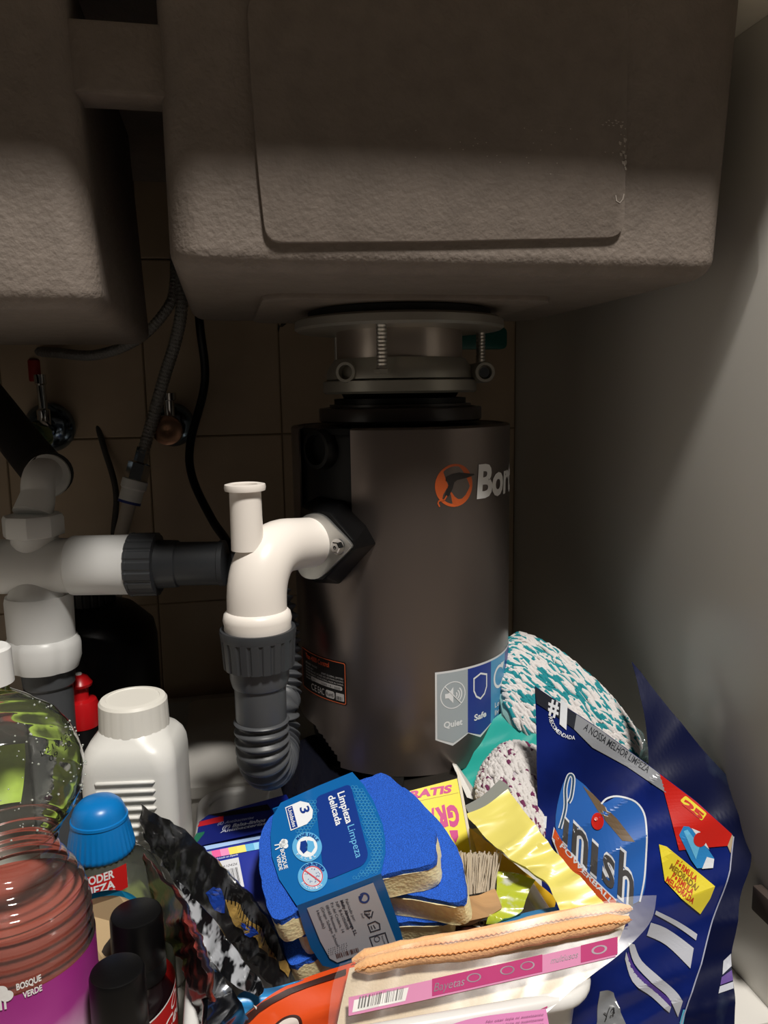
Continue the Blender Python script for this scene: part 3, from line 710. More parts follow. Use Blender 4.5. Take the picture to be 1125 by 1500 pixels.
# ================================================================== storage basket
M_BASK = mat('glossy_white_plastic', '#e4e3e0', .28)
rz = .100
fr_ = at(884, 1462, Z=rz); lf_ = at(287, 1492, Z=rz); bl_ = at(284, 1168, Z=rz)
bx0, bx1, by0, by1 = lf_.x-.002, fr_.x-.004, fr_.y+.003, bl_.y
bask = thing('storage_basket', ((bx0+bx1)/2, (by0+by1)/2, 0), 'white plastic basket with a rounded rim holding the cleaning supplies', 'basket')
def loopz(ins, z, r): return [V((x, y, z)) for x, y in rrect(bx0+ins, by0+ins, bx1-ins, by1-ins, r, 7)]
lp = loopz(0, rz, .022); q = MB(); q.sweep(lp+lp[:2], .0052, 14, caps=False); q.build('rim', M_BASK, bask, smooth=60)
q = MB(); q.loft([loopz(.002, rz, .022), loopz(.006, .05, .02), loopz(.012, .006, .018), loopz(.02, .001, .014), loopz(.02, .004, .013), loopz(.015, .008, .015), loopz(.009, .05, .018), loopz(.005, rz, .02)], caps=False)
n = 32; k = len(q.v)-5*n
q.f.append(tuple(3*n+i for i in range(n))); q.m.append(0); q.f.append(tuple(4*n+i for i in range(n))); q.m.append(0)
q.build('tub', M_BASK, bask, smooth=60)

# ================================================================== bottles on the left
def code(a_, t, p0, p1, up, m='#1c1c1c', layer=1): a_.text(t, m, p0, p1, up, layer)
# big ribbed clear bottle with pink liquid
bc = at(12, 1300, D=.425); B = thing('softener_bottle', (bc.x, bc.y, 0), 'large clear ribbed bottle with a white cap and pink liquid at the left edge', 'bottle')
bz = lambda y: at(12, y, D=.425).z
BC = V((bc.x, bc.y, 0)); k_ = .425/FPX
prof = [(26, 968), (26, 996), (56, 1018), (88, 1044), (105, 1071), (114, 1095), (118, 1119), (116, 1148), (102, 1178), (78, 1212), (68, 1240), (82, 1268), (102, 1300), (110, 1340), (111, 1380), (112, 1415), (112, 1560)]
def prad(y):
    for (r0, y0), (r1, y1) in zip(prof, prof[1:]):
        if y0 <= y <= y1:
            t = (y-y0)/(y1-y0); t = t*t*(3-2*t)*.3+t*.7; return lerp(r0, r1, t)*k_
    return prof[-1][0]*k_
M_PET = film('clear_pet', (.93, .95, .93), .035, (.75, .78, .74), .06, 1.3, bump=.08, bscale=50)
def bottle_r(t, y):
    r = prad(y); 
    if 1030 < y < 1215:
        e = min(1, (y-1030)/40, (1215-y)/50); r *= 1+e*.035*(abs(((t*7/(2*PI)+y/210) % 1)-.5)*2-.5)
    if 1190 < y < 1420:
        e = min(1, (y-1190)/25, (1420-y)/20); r += .0009*e*sin(2*PI*(bz(y)/.0068+t*1.0/(2*PI)*2))
    return r
ys = [968+k*1.6 for k in range(int((1470-968)/1.6))]
def ring_loft(yl, fn, nseg=64):
    return [[BC+V((cos(2*PI*k/nseg)*fn(2*PI*k/nseg, y), sin(2*PI*k/nseg)*fn(2*PI*k/nseg, y), bz(y))) for k in range(nseg)] for y in yl]
lo = ring_loft(ys, bottle_r); rlast = prad(1470)
lo += [[BC+V((cos(2*PI*k/64)*r_, sin(2*PI*k/64)*r_, z_)) for k in range(64)] for r_, z_ in ((.0412, .12), (.0412, .008), (.037, .001), (.02, .001))]
MB().loft(lo, caps=False).build('clear_body', M_PET, B, smooth=60)
M_PINK = mat('pink_liquid', '#c8685a', .2, trans=.35, ior=1.33)
yl = [1318+k*12 for k in range(13)]
lo = ring_loft(yl, lambda t, y: prad(y)-.0022, 48); lo += [[BC+V((cos(2*PI*k/48)*.0385, sin(2*PI*k/48)*.0385, z_)) for k in range(48)] for z_ in (.1, .006)]
MB().loft(lo).build('liquid', M_PINK, B, smooth=40)
MB().lathe([(.019, bz(986)), (.0122, bz(983)), (.0122, bz(976)), (.0118, bz(934)), (.0105, bz(930)), (0, bz(930))][1:], BC, seg=48, rf=lambda t, i: 1 if i < 1 else 1-.012*(int(t*24/PI) % 2)).build('cap', M_WHITE, B, smooth=30)
SB = Cyl(bc, prad(1440)+.0012); zt0, zt1 = bz(1392), .03
mag = mat('magenta_label', '#a8348c', .4)
def zgrad(m, z0, z1, stops):
    nt = m.node_tree; N = nt.nodes.new; L = nt.links.new; tc = N('ShaderNodeTexCoord'); sx = N('ShaderNodeSeparateXYZ'); mr = N('ShaderNodeMapRange'); cr = N('ShaderNodeValToRGB')
    nz = N('ShaderNodeTexNoise'); nz.inputs['Scale'].default_value = 30; ad = N('ShaderNodeMath'); ad.operation = 'MULTIPLY_ADD'; ad.inputs[1].default_value = .04; L(tc.outputs['Object'], nz.inputs['Vector']); L(nz.outputs['Fac'], ad.inputs[0])
    L(tc.outputs['Object'], sx.inputs[0]); L(sx.outputs[2], ad.inputs[2]); L(ad.outputs[0], mr.inputs[0]); mr.inputs[1].default_value = z0+.02; mr.inputs[2].default_value = z1+.02; L(mr.outputs[0], cr.inputs[0])
    while len(cr.color_ramp.elements) < len(stops): cr.color_ramp.elements.new(.5)
    for e_, (p_, c_) in zip(cr.color_ramp.elements, stops): e_.position = p_; e_.color = lin(c_)
    L(cr.outputs[0], nt.nodes['Principled BSDF'].inputs['Base Color'])
zgrad(mag, zt0-.055, zt0, [(0, '#ecd6e2'), (.3, '#d59cc4'), (.6, '#b03f96'), (1, '#a02c86')])
q = MB(); rr = lambda z: max(prad(1400), .0510)
lo = [[BC+V((cos(t)*r_, sin(t)*r_, z)) for t in [2*PI*k/72 for k in range(72)]] for r_, z in [(.0422, lerp(zt0, zt1, k/10)) for k in range(11)]]
lab = q.loft(lo, caps=False).build('magenta_label', mag, B)
a = Art(Cyl(bc, .0422), base=.0004); u_, v_ = a.S.hit(32, 1462)
a.text('BOSQUE', W_, (u_-.002, v_+.0055), (u_+.0095, v_+.0055), (0, .0034), 1, .03); a.text('VERDE', W_, (u_+.0005, v_), (u_+.0095, v_), (0, .0032), 1, .03)
for dx_, dy_, r_ in ((-.009, .007, .0032), (-.0115, .004, .003), (-.0065, .004, .003)): a.disc((u_+dx_, v_+dy_), r_, W_, 1)
a.line([(u_-.0095, v_+.003), (u_-.0095, v_-.003)], .001, W_, 1); a.line([(u_-.0075, v_+.003), (u_-.0075, v_-.003)], .001, W_, 1)
a.build('label_print', B)
# green back label and wet inside
ghost = [[BC+V((cos(t)*(prad(y)-.003), sin(t)*(prad(y)-.003), bz(y))) for t in [R(a_) for a_ in range(84, 150, 6)]] for y in range(1125, 1210, 10)]
q = MB(); n = len(ghost[0]); q.v = [p for l in ghost for p in l]
for j in range(len(ghost)-1):
    for i in range(n-1): q.f.append((j*n+i, j*n+i+1, (j+1)*n+i+1, (j+1)*n+i)); q.m.append(0)
q.build('green_back_label', mat('lime_label', '#b4d052', .5, var=.2, vscale=60), B, fix=False)
q = MB(); rnd = random.Random(4)
for k in range(150):
    y = rnd.triangular(1010, 1230, 1050); t = rnd.uniform(-2.6, .4); r_ = prad(y)+.0004; s_ = rnd.uniform(.0003, .0007)
    c = BC+V((cos(t)*r_, sin(t)*r_, bz(y)))
    q.lathe([(0, -s_), (s_*.8, -s_*.5), (s_, 0), (s_*.8, s_*.5), (0, s_)], c, seg=6)
q.build('droplets', mat('water_drop', '#e8eee8', .05, trans=.6, ior=1.33), B, smooth=90, kind='stuff')
a = Art(Cyl(bc, prad(1110)+.0028), base=.0004); u_, v_ = a.S.hit(60, 1108)
a.text('L210120', '#20221e', (u_, v_), (u_+.019, v_+.004), (-.0006, .0030), 1); a.text('09  20', '#20221e', (u_+.004, v_-.0045), (u_+.018, v_-.0015), (-.0006, .0030), 1); a.build('date_code', B)

# white square bottle
wc = at(203, 1150, D=.615); W = thing('white_bottle', (wc.x, wc.y, 0), 'opaque white square bottle with a screw cap and horizontal grip ribs', 'bottle')
wz = lambda y: at(203, y, D=.615).z; WC = V((wc.x, wc.y, 0)); rot = Matrix.Rotation(R(-8), 3, 'Z'); hw = 71*.615/FPX*.93
def wl(h_, z, r, dy=0): return [WC+rot @ V((x, y+dy, z)) for x, y in rrect(-h_, -h_, h_, h_, r, 8)]
lo = [wl(hw*.9, .001, .012), wl(hw, .008, .014), wl(hw, .06, .014), wl(hw, wz(1104), .014), wl(hw*.985, wz(1090), .015), wl(hw*.94, wz(1078), .017), wl(hw*.86, wz(1068), .019), wl(hw*.77, wz(1062), .021), wl(.0255, wz(1054), .0254), wl(.0245, wz(1052), .0244), wl(.0245, wz(1030), .0244)]
MB().loft(lo).build('body', mat('white_hdpe', '#dcdbd6', .35, bump=.05, bscale=120), W, smooth=50)
rp_ = MB()
for k in range(9):
    y = 1098+k*13; z = wz(y+14)
    p0, p1 = WC+rot @ V((-hw*.62, -hw-.0002, z)), WC+rot @ V((hw*.62, -hw-.0002, z)); rb_ = MB().sweep([p0, p0.lerp(p1, .03), p0.lerp(p1, .97), p1], [.0004, .0018, .0018, .0004], 10, flat=.8)
    rb_.build('grip_rib', MATS['white_hdpe'], W, smooth=60)
MB().lathe([(.0262, wz(1076)), (.0268, wz(1074)), (.0268, wz(1062)), (.0255, wz(1060))], WC, seg=56).build('tamper_ring', MATS['white_hdpe'], W)
MB().lathe([(.0256, wz(1058)), (.0262, wz(1057)), (.0254, wz(1018)), (.0240, wz(1014)), (.0200, wz(1013)), (.0195, wz(1014)), (0, wz(1014))], WC, seg=140, rf=lambda t, i: 1-.012*(int(round(t*140/(2*PI))) % 7 < 2) if i < 2 else 1).build('screw_cap', mat('ivory_cap', '#e2dfd6', .4), W, smooth=30)

# black bottle with a red push cap
rc = at(119, 1040, D=.70); q = thing('dish_soap_bottle', (rc.x, rc.y, 0), 'dark bottle with a bright red push-pull cap behind the white square bottle', 'bottle')
z_ = lambda y: at(119, y, D=.70).z; RC = V((rc.x, rc.y, 0)); rk = .70/FPX
MB().lathe([(.0, .001), (.025, .001), (.026, .006), (.026, z_(1150)), (.0235, z_(1110)), (26*rk, z_(1078)), (24*rk, z_(1066)), (22*rk, z_(1060))], RC, seg=40).build('body', M_BLACK, q, smooth=50)
MB().lathe([(24.5*rk, z_(1063)), (25*rk, z_(1061)), (25*rk, z_(1032)), (22*rk, z_(1024)), (13*rk, z_(1022)), (12*rk, z_(1020)), (12*rk, z_(1004)), (17.5*rk, z_(1002)), (18.5*rk, z_(998)), (12*rk, z_(988)), (6*rk, z_(985)), (0, z_(985))], RC, seg=40).build('push_cap', mat('red_cap', '#c0161c', .3), q, smooth=45)
MB().lathe([(5*rk, z_(986)), (4.5*rk, z_(983)), (0, z_(982.5))], RC, seg=20).build('nozzle_tip', M_WHITE, q)

# clear cleaner bottle with a blue cap
cc = at(150, 1260, D=.525); q = thing('cleaner_bottle', (cc.x, cc.y, 0), 'clear cleaner bottle with a bright blue cap and red label behind the black caps', 'bottle')
z_ = lambda y: at(150, y, D=.525).z; CC = V((cc.x, cc.y, 0)); ck = .525/FPX
bp = [(.0, .001), (.040, .001), (.043, .006), (.043, z_(1400)), (.0425, z_(1340)), (86*ck, z_(1310)), (76*ck, z_(1282)), (60*ck, z_(1262)), (46*ck, z_(1250)), (43*ck, z_(1240))]
MB().lathe(bp, CC, seg=56, close=False).build('clear_body', film('clear_bottle_wall', (.9, .93, .88), .06, (.75, .78, .7), .08, 1.2), q, smooth=60)
MB().lathe([(.0, .004), (.040, .004), (.0408, .01), (.0408, z_(1335)), (0.04, z_(1322)), (0, z_(1322))], CC, seg=48).build('green_liquid', mat('green_liquid', '#98a45a', .2, trans=.5, ior=1.33), q)
M_BCAP = mat('blue_cap', '#0b74bd', .32)
MB().lathe([(44*ck, z_(1244)), (48*ck, z_(1240)), (47.5*ck, z_(1235)), (44*ck, z_(1216)), (41*ck, z_(1203)), (38.5*ck, z_(1191)), (37*ck, z_(1182)), (33*ck, z_(1173)), (26*ck, z_(1166)), (15*ck, z_(1162)), (0, z_(1161))], CC, seg=140, rf=lambda t, i: 1-.03*(int(round(t*140/(2*PI))) % 4 < 2) if 0 < i < 4 else 1).build('flip_cap', M_BCAP, q, smooth=45)
MB().lathe([(36*ck, z_(1195)), (40.5*ck, z_(1194)), (40*ck, z_(1190)), (36*ck, z_(1188))], CC, seg=48).build('cap_ridge', M_BCAP, q)
SC_ = Cyl(cc, 84*ck); SC_.sub = .006
a = Art(SC_, base=.0012); u1, v1 = SC_.hit(186, 1298); vt = SC_.hit(186, 1262)[1]
a.poly([(u1-.062, v1-.008), (u1, v1), (u1, vt), (u1-.062, vt-.008)], '#c8211f', 1)
a.text('DESPOLVA PODER', W_, (u1-.052, vt-.0120), (u1-.0075, vt-.0062), (0, .0052), 2, .03)
a.text('DE LIMPIEZA', W_, (u1-.045, vt-.0185), (u1-.0075, vt-.0130), (0, .0052), 2, .03)
a.text('en una sola pasada limpia y cuida', W_, (u1-.034, v1-.0032+.0008), (u1-.0075, v1+.0014), (0, .0014), 2)
a.build('red_label', q, label='red label with white capitals')
SC2 = Cyl(cc, .0432); SC2.sub = .006; a = Art(SC2, base=.0005); u2, v2 = SC2.hit(152, 1370)
a.disc((u2, v2), .026, '#1d86b4', 0, ry=.030, n=40); a.disc((u2, v2-.001), .0235, '#e3c79a', 1, ry=.0275, n=40); a.build('front_label', q, label='round label with a blue border')

# two black capped bottles in front
def black_bottle(px, ytop, D_, rpx, label, red):
    c = at(px, ytop+40, D=D_); t = thing('black_capped_bottle', (c.x, c.y, 0), label, 'bottle', 'black capped bottles at the left front'); C = V((c.x, c.y, 0)); k = D_/FPX; bf = 1.28 if red else 1.1
    z_ = lambda y: at(px, y, D=D_).z; r = rpx*k; zt = z_(ytop+12)
    MB().lathe([(0, .001), (r*bf*.92, .001), (r*bf, .006), (r*bf, zt-.062), (r*bf*.97, zt-.056), (r*1.05, zt-.050), (r*.92, zt-.045), (r*.9, zt-.038)], C, seg=48).build('body', mat('dark_glossy_bottle', '#150d10', .18, coat=.5), t, smooth=50)
    MB().lathe([(r*.96, zt-.041), (r, zt-.040), (r, zt-.031), (r*.985, zt-.0305), (r*.985, zt-.0295), (r, zt-.029), (r*.98, zt-.002), (r*.93, zt), (r*.86, zt+.0004), (0, zt)], C, seg=56).build('cap', M_BLACK, t, smooth=30)
    if red:
        S = Cyl(c, r*bf); S.sub = .006; a = Art(S, base=.0004); u, v = S.hit(250, 1478)
        a.poly([(u-.016, v+.001), (u+.009, v+.013), (u+.028, v+.016), (u+.028, v-.04), (u-.004, v-.04)], '#b8201f', 0)
        a.line([(u-.015, v+.0012), (u+.009, v+.0130)], .0010, W_, 1); a.line([(u-.016, v+.001), (u-.004, v-.04)], .0010, W_, 1)
        a.text('O', W_, (u-.001, v-.002), (u+.006, v+.002), (.002, .0085), 1); a.text('Cec', W_, (u-.008, v-.013), (u+.010, v-.007), (.002, .0085), 1, .02); a.build('red_label', t, label='red label with white script')
    return t
black_bottle(201, 1322, .47, 38, 'black capped bottle with a red label, the one further back', True)
black_bottle(173, 1406, .42, 40, 'black capped bottle, the nearer one at the bottom edge', False)

# ================================================================== dark foil pouches beside the basket
M_POUCH = mat('black_foil', '#141416', .3, coat=.5, bump=.35, bscale=60, col2='#55575b', vscale=110, ramp=(.5, .75), stretch=(1, 1, .5))  # grey patches paint wrinkle highlights into the black
def wrinkle(amp, f, ang, sd=0): return lambda x, y: amp*crease(x, y, f, ang, sd)
S1 = Plane((203, 1180, .57), (430, 1425, .515), (262, 1300, .55), wrinkle(.005, .045, 30))
k3 = lambda x, y: (200+x/3.75, 1150+y/3.75)
p1 = tag(pouch(S1, [(202, 1178), (262, 1212), (330, 1275), (390, 1345), (428, 1422)], [(218, 1240), (262, 1300), (310, 1350), (360, 1405), (404, 1448)], [(202, 1178), (208, 1210), (218, 1240)], [(428, 1422), (425, 1440), (404, 1448)], .012, 34, 14).build('foil_pouch', M_POUCH, base=at(404, 1448, D=.52), smooth=70), 'black pouch with a tan and blue picture leaning on the blue box', 'pouch', 'foil pouches at the basket side')
S1.sub = 9; a = Art(S1, conv=k3, base=.0008)
TAN = mat('tan_print', '#9c7f45', .3, var=.25, vscale=60, coat=.4); BLU = mat('navy_print', '#1c3f9a', .25, coat=.5)
a.poly([(385, 590), (430, 555), (470, 560), (500, 620), (490, 700), (440, 680)], BLU, 0)
a.poly([(500, 620), (545, 640), (620, 720), (690, 810), (740, 880), (780, 960), (720, 920), (640, 850), (560, 770), (510, 715)], TAN, 1)
a.poly([(570, 740), (640, 770), (660, 830), (620, 840)], BLU, 2)
for i in range(20):
    x, y = 500+i*14, 575+i*17; a.line([(x+8, y-22), (x-2, y+42)], 5, '#0a0a0c', 3)
a.poly([(790, 960), (830, 950), (850, 1010), (840, 1050), (800, 1000)], TAN, 1)
p_ = a.build('picture', p1)
M_SILV = mat('silver_foil', '#141518', .2, .25, bump=.35, bscale=40, col2='#c3c7ce', vscale=120, stretch=(1, 1, .6), ramp=(.50, .58), detail=2, coat=.6)  # pale patches give the foil its sheen by colour, between dark print
S2 = Plane((262, 1290, .515), (385, 1445, .475), (300, 1400, .490), wrinkle(.005, .035, 20, 3))
tag(pouch(S2, [(261, 1290), (310, 1345), (352, 1400), (388, 1446)], [(288, 1372), (320, 1420), (352, 1448), (380, 1460)], [(261, 1290), (270, 1330), (288, 1372)], [(388, 1446), (386, 1454), (380, 1460)], .010, 30, 16).build('foil_pouch', M_SILV, base=at(385, 1455, D=.5), smooth=70), 'crumpled silver and black pouch in front of the picture pouch', 'pouch', 'foil pouches at the basket side')
M_RED = mat('dark_red_foil', '#1c0f12', .3, coat=.5, bump=.2, bscale=60, col2='#9c4038', vscale=90, ramp=(.48, .66))
S3 = Plane((212, 1250, .525), (300, 1490, .440), (246, 1360, .490), wrinkle(.003, .04, 65, 5))
tag(pouch(S3, [(211, 1250), (232, 1278), (262, 1330), (292, 1400), (304, 1440), (301, 1492)], [(228, 1320), (240, 1370), (262, 1405), (274, 1430), (284, 1470), (292, 1500)], [(211, 1250), (216, 1285), (228, 1320)], [(301, 1492), (296, 1497), (292, 1500)], .009, 34, 12).build('foil_pouch', M_RED, base=at(298, 1495, D=.475), smooth=70), 'narrow dark red and black pouch, leftmost of the leaning pouches', 'pouch', 'foil pouches at the basket side')
S4 = Plane((305, 1400, .485), (350, 1500, .447), (330, 1440, .475), wrinkle(.003, .04, 30, 8))
p4 = tag(pouch(S4, [(300, 1395), (330, 1440), (352, 1470), (366, 1510)], [(302, 1470), (305, 1490), (310, 1510), (318, 1530)], [(300, 1395), (300, 1430), (302, 1470)], [(366, 1510), (345, 1522), (318, 1530)], .008, 16, 12).build('foil_pouch', mat('black_blue_foil', '#0d0f14', .2, coat=.5, col2='#1d5d96', vscale=70, ramp=(.55, .68)), base=at(330, 1520, D=.47), smooth=70), 'black and blue pouch at the bottom edge beside the orange bag', 'pouch', 'foil pouches at the basket side')

# ================================================================== blue box lying behind the sponges
def slab(tl, tr, br, bl, back):
    P = [at(*q) for q in (tl, tr, br, bl)]; b_ = V(back); return P, [p+b_ for p in P]
P = [at(279, 1242, D=.585), at(408, 1205, D=.605), at(470, 1330, D=.565), at(345, 1380, D=.545)]
nb = (P[1]-P[0]).cross(P[3]-P[0]).normalized()
if nb.dot(CAM-P[0]) < 0: nb = -nb
up_d = (at(300, 1196, D=.628)-P[0])
bxo = thing('blue_carton', tuple(sum(P, V((0, 0, 0)))/4+up_d*.5), 'blue cardboard carton with colour swatches and a barcode behind the sponge pack', 'box')
q = MB(); q.loft([P, [p+up_d for p in P]]); q.build('carton', mat('royal_blue_card', '#1b2f9e', .3, coat=.3), bxo, bevel=.0008)
SF = Plane((279, 1242, .585), (408, 1205, .605), (345, 1380, .545)); a = Art(SF, conv=k3, base=.0004)
a.poly([(305, 352), (735, 262), (738, 285), (312, 373)], '#8fb4e6', 1)
sw = ['#8d8d93', '#e0288c', '#e679b4', '#f0d524', '#ead948', '#2aa3d8', '#79c3ea', '#a6d6f2']
for i, c_ in enumerate(sw):
    x0, x1 = 365+i*46, 365+(i+1)*46; f_ = lambda x, d_: (x+d_*.25, 372-(x-365)*.19+d_)
    a.poly([f_(x0, 0), f_(x1, 0), f_(x1, 38), f_(x0, 38)], c_, 1)
a.poly([(418, 428), (560, 398), (592, 560), (450, 560)], '#c9cbd2', 1); a.barcode((470, 470), (556, 452), (18, 90), '#22252c', 2, 14)
a.text('Fabricado en España', '#d9dff0', (425, 415), (556, 388), (4, -12), 2); a.text('8 410426', '#22252c', (450, 462), (552, 440), (4, -14), 2)
a.build('carton_print', bxo)
SU = frame_plane(P[0], (P[1]-P[0]).cross(up_d)); 
if SU.n.dot(CAM-P[0]) < 0: SU.n = -SU.n
a = Art(SU, conv=k3, base=.0006)
a.poly([(318, 345), (345, 205), (395, 168), (720, 120), (745, 160), (745, 250)], '#16216f', 0)
a.poly([(335, 235), (350, 205), (480, 172), (478, 205)], '#b5202b', 1); a.poly([(395, 168), (720, 110), (740, 140), (470, 178)], '#141318', 1)
a.poly([(300, 330), (330, 270), (375, 260), (372, 272), (330, 325)], '#1f6a52', 1)
a.text('(E) Antibacterias', '#b9c2ea', (445, 225), (640, 190), (10, -16), 1); a.text('(P) Balsa-linhos', '#d9dff5', (470, 248), (705, 205), (10, -20), 1, .02); a.text('Antibacterias', '#d9dff5', (460, 268), (708, 222), (10, -16), 1, .02)
a.build('top_print', bxo)

# ================================================================== sponge pack
D0 = .50; F0 = at(435, 1325, D=D0); zc_ = -(F0-CAM).normalized(); xc = (RT-zc_*RT.dot(zc_)).normalized(); yc = zc_.cross(xc)
e1 = xc*.933+yc*.351+zc_*.087; e2 = xc*-.205+yc*.712-zc_*.673; e3 = xc*-.298+yc*.609+zc_*.736
u = D0/FPX*1.0
L1, L2, L3 = 134*u, 205*u, 151*u
loc = lambda a_, b_, c_: F0+e1*(a_*u)+e2*(b_*u)+e3*(c_*u)
sp = thing('sponge_pack', loc(60, 100, -150), 'pack of blue and yellow scouring sponges in a blue printed card sleeve', 'sponges')
M_BLUE = mat('blue_scourer', '#2460d2', .85, bump=.7, bscale=1100, var=.3, vscale=1400)
M_FOAM = mat('yellow_foam', '#ffedba', .9, bump=.15, bscale=500, kind='voronoi', var=.08, vscale=300)
shape = [(-44, 30), (-36, -8), (-10, -12), (40, -4), (100, -4), (150, -12), (205, -23), (222, 10), (231, 48), (218, 110), (193, 188), (150, 196), (100, 200), (40, 200), (-8, 196), (-34, 160), (-44, 100)]
sh = smooth2(shape, 5)
def sponge(da, db, c0, low=0):
    o = [(x+da, y+db-low*max(0, min(1, (x-110)/90))*max(0, min(1, (90-y)/90))) for x, y in sh]
    jit = lambda p, s_: p+V((noise.noise(p*700), noise.noise(p*700+V((5, 0, 0))), noise.noise(p*700+V((0, 9, 0)))))*s_*.8
    fo = MB(); rows_ = [(-2, -9), (0, -11), (0, -24), (0, -36), (0, -46), (-2, -49)]
    fo.loft([[jit(loc(x*(1+i_/90), y*(1+i_/90), c0+c_), .0005) for x, y in o] for i_, c_ in rows_])
    f_ = fo.build('foam', M_FOAM, sp, smooth=40, label='yellow foam block')
    bl_ = MB(); bl_.loft([[jit(loc(x, y, c0+c_), .0012) for x, y in o] for c_ in (0, -4, -8, -11)]); bl_.build('scourer', M_BLUE, f_, smooth=40)
sponge(0, 0, -1); sponge(24, 6, -51, 46); sponge(-4, 2, -101, 20)
k4 = lambda x, y: (370+x/3.629, 1100+y/3.629)
ST = frame_plane(loc(0, 0, 2.5), e3); SFp = frame_plane(loc(0, -13.5, 0), -e2)
M_SLV = mat('blue_card', '#1467ad', .3, coat=.35)
top = [(530, 112), (350, 185), (150, 275), (108, 345), (95, 450), (102, 560), (140, 680), (235, 822), (460, 738), (682, 652), (706, 540), (705, 470), (690, 385), (642, 265), (590, 180)]
frt = [(235, 822), (460, 738), (682, 652), (735, 800), (780, 930), (804, 1022), (640, 1075), (500, 1130), (432, 1155), (372, 1142), (310, 1050), (270, 940)]
q = MB(); T_ = [ST(*k4(x, y)) for x, y in top]; q.loft([T_, [p-e3*.0006 for p in T_]]); sl = q.build('sleeve_top', M_SLV, sp, smooth=0)
Fv = [SFp(*k4(x, y)) for x, y in frt]; q = MB(); q.loft([Fv, [p+e2*.0006 for p in Fv]]); sl2 = q.build('sleeve_front', M_SLV, sp, smooth=0)
q = MB(); q.loft([[loc(-6, -13, -153), loc(135, -13, -153), loc(135, 204, -153), loc(-6, 204, -153)], [loc(-6, -13, -151), loc(135, -13, -151), loc(135, 204, -151), loc(-6, 204, -151)]]); q.build('sleeve_base', M_SLV, sp, smooth=0)
q = MB(); q.loft([[loc(-6, 204, -153), loc(135, 204, -153), loc(135, 204, 2), loc(-6, 204, 2)], [loc(-6, 206, -153), loc(135, 206, -153), loc(135, 206, 2), loc(-6, 206, 2)]]); q.build('sleeve_back', M_SLV, sp, smooth=0)
a = Art(ST, conv=k4, base=.0003); NV = '#16398c'; LB = '#3f9fd6'; WH = '#eef2f6'
a.poly(rpoly([(335, 248), (520, 176), (618, 560), (590, 610), (398, 690), (372, 600)], 30), NV, 1)
hexm = ink('#4fa9dc')
def inside(p, poly_):
    c_ = False
    for (x0, y0), (x1, y1) in zip(poly_, poly_[1:]+poly_[:1]):
        if (y0 > p[1]) != (y1 > p[1]) and p[0] < (x1-x0)*(p[1]-y0)/(y1-y0)+x0: c_ = not c_
    return c_
hz = [(530, 190), (580, 200), (632, 280), (678, 390), (692, 470), (694, 540), (672, 640), (560, 680), (520, 690), (620, 610), (640, 570)]
hz2 = [(240, 290), (330, 256), (350, 330), (300, 440), (235, 460)]
for j in range(40):
    for i in range(30):
        cx, cy = 200+i*19+(j % 2)*9.5, 180+j*15.5
        if inside((cx, cy), hz) or inside((cx, cy), hz2): a.disc((cx, cy), 9.6, hexm, 1, inner=.84, n=6, rot=20, ry=10.4)
a.text('Limpieza', WH, (452, 228), (500, 392), (36, -13), 2, .02); a.text('Limpeza', '#6db9e8', (505, 404), (552, 575), (36, -13), 2)
a.text('delicada', WH, (402, 246), (446, 402), (34, -12), 2, .02)
dome = [(174, 304), (255, 270), (300, 280), (322, 318), (318, 360), (290, 392), (204, 428)]
a.poly(dome, WH, 2); a.poly([(180, 308), (212, 296), (242, 408), (208, 421)], NV, 3)
a.text('Unidades', WH, (188, 312), (216, 412), (20, -7), 4, .01); a.text('3', NV, (252, 308), (262, 340), (46, -14), 4, .02)
def badge(c_, t1, t2, kind_):
    a.disc(c_, 79, '#63b3e3', 2, n=40); a.disc(c_, 55, WH, 3, n=36)
    a.arctext(t1, NV, c_, 58, 215, 335, 15, 4, .02); a.arctext(t2, '#cfe6f6', c_, 70, 150, 40, 15, 4, .02)
    if kind_ == 0:
        a.poly([(c_[0]-38, c_[1]+14), (c_[0]-34, c_[1]-26), (c_[0]-6, c_[1]-34), (c_[0]+4, c_[1]-12), (c_[0]+2, c_[1]+20), (c_[0]-18, c_[1]+38)], NV, 4)
        a.poly([(c_[0]+2, c_[1]-34), (c_[0]+34, c_[1]-28), (c_[0]+42, c_[1]+4), (c_[0]+24, c_[1]+32), (c_[0]+4, c_[1]+24), (c_[0]-6, c_[1]+4)], '#63b3e3', 4)
    else:
        a.disc(c_, 55, '#d8555f', 4, inner=.9, n=36); a.disc(c_, 46, '#c9d3df', 4, n=30)
        rnd = random.Random(2)
        for _ in range(22): r_, t_ = 42*math.sqrt(rnd.random()), rnd.random()*6.3; a.disc((c_[0]+r_*cos(t_), c_[1]+r_*sin(t_)), 3, '#6a7fae', 5, n=6)
        a.line([(c_[0]-40, c_[1]-30), (c_[0]+42, c_[1]+30)], 7, '#d8555f', 6)
badge((291, 514), 'MANEJABLE', 'FACIL', 0); badge((321, 672), 'ESPONJA PROTEGIDA', 'BACTERIAS', 1)
for dx_, dy_, r_ in ((0, 0, 17), (14, -10, 15), (16, 10, 15), (-6, 10, 12), (4, -14, 12)): a.disc((160+dx_, 497+dy_), r_, WH, 2, n=14)
a.line([(148, 500), (118, 505)], 6, WH, 2); a.line([(152, 512), (122, 528)], 6, WH, 2)
a.text('BOSQUE', WH, (148, 528), (170, 632), (20, -6), 2, .02); a.text('VERDE', WH, (128, 562), (144, 640), (18, -6), 2, .02)
a.build('top_print', sl)
a = Art(SFp, conv=k4, base=.0003); GR = '#c3c6cf'; DK = '#3c4150'
a.poly([(288, 832), (640, 697), (700, 850), (766, 1022), (600, 1070), (450, 1122), (410, 1100), (360, 1010)], GR, 1)
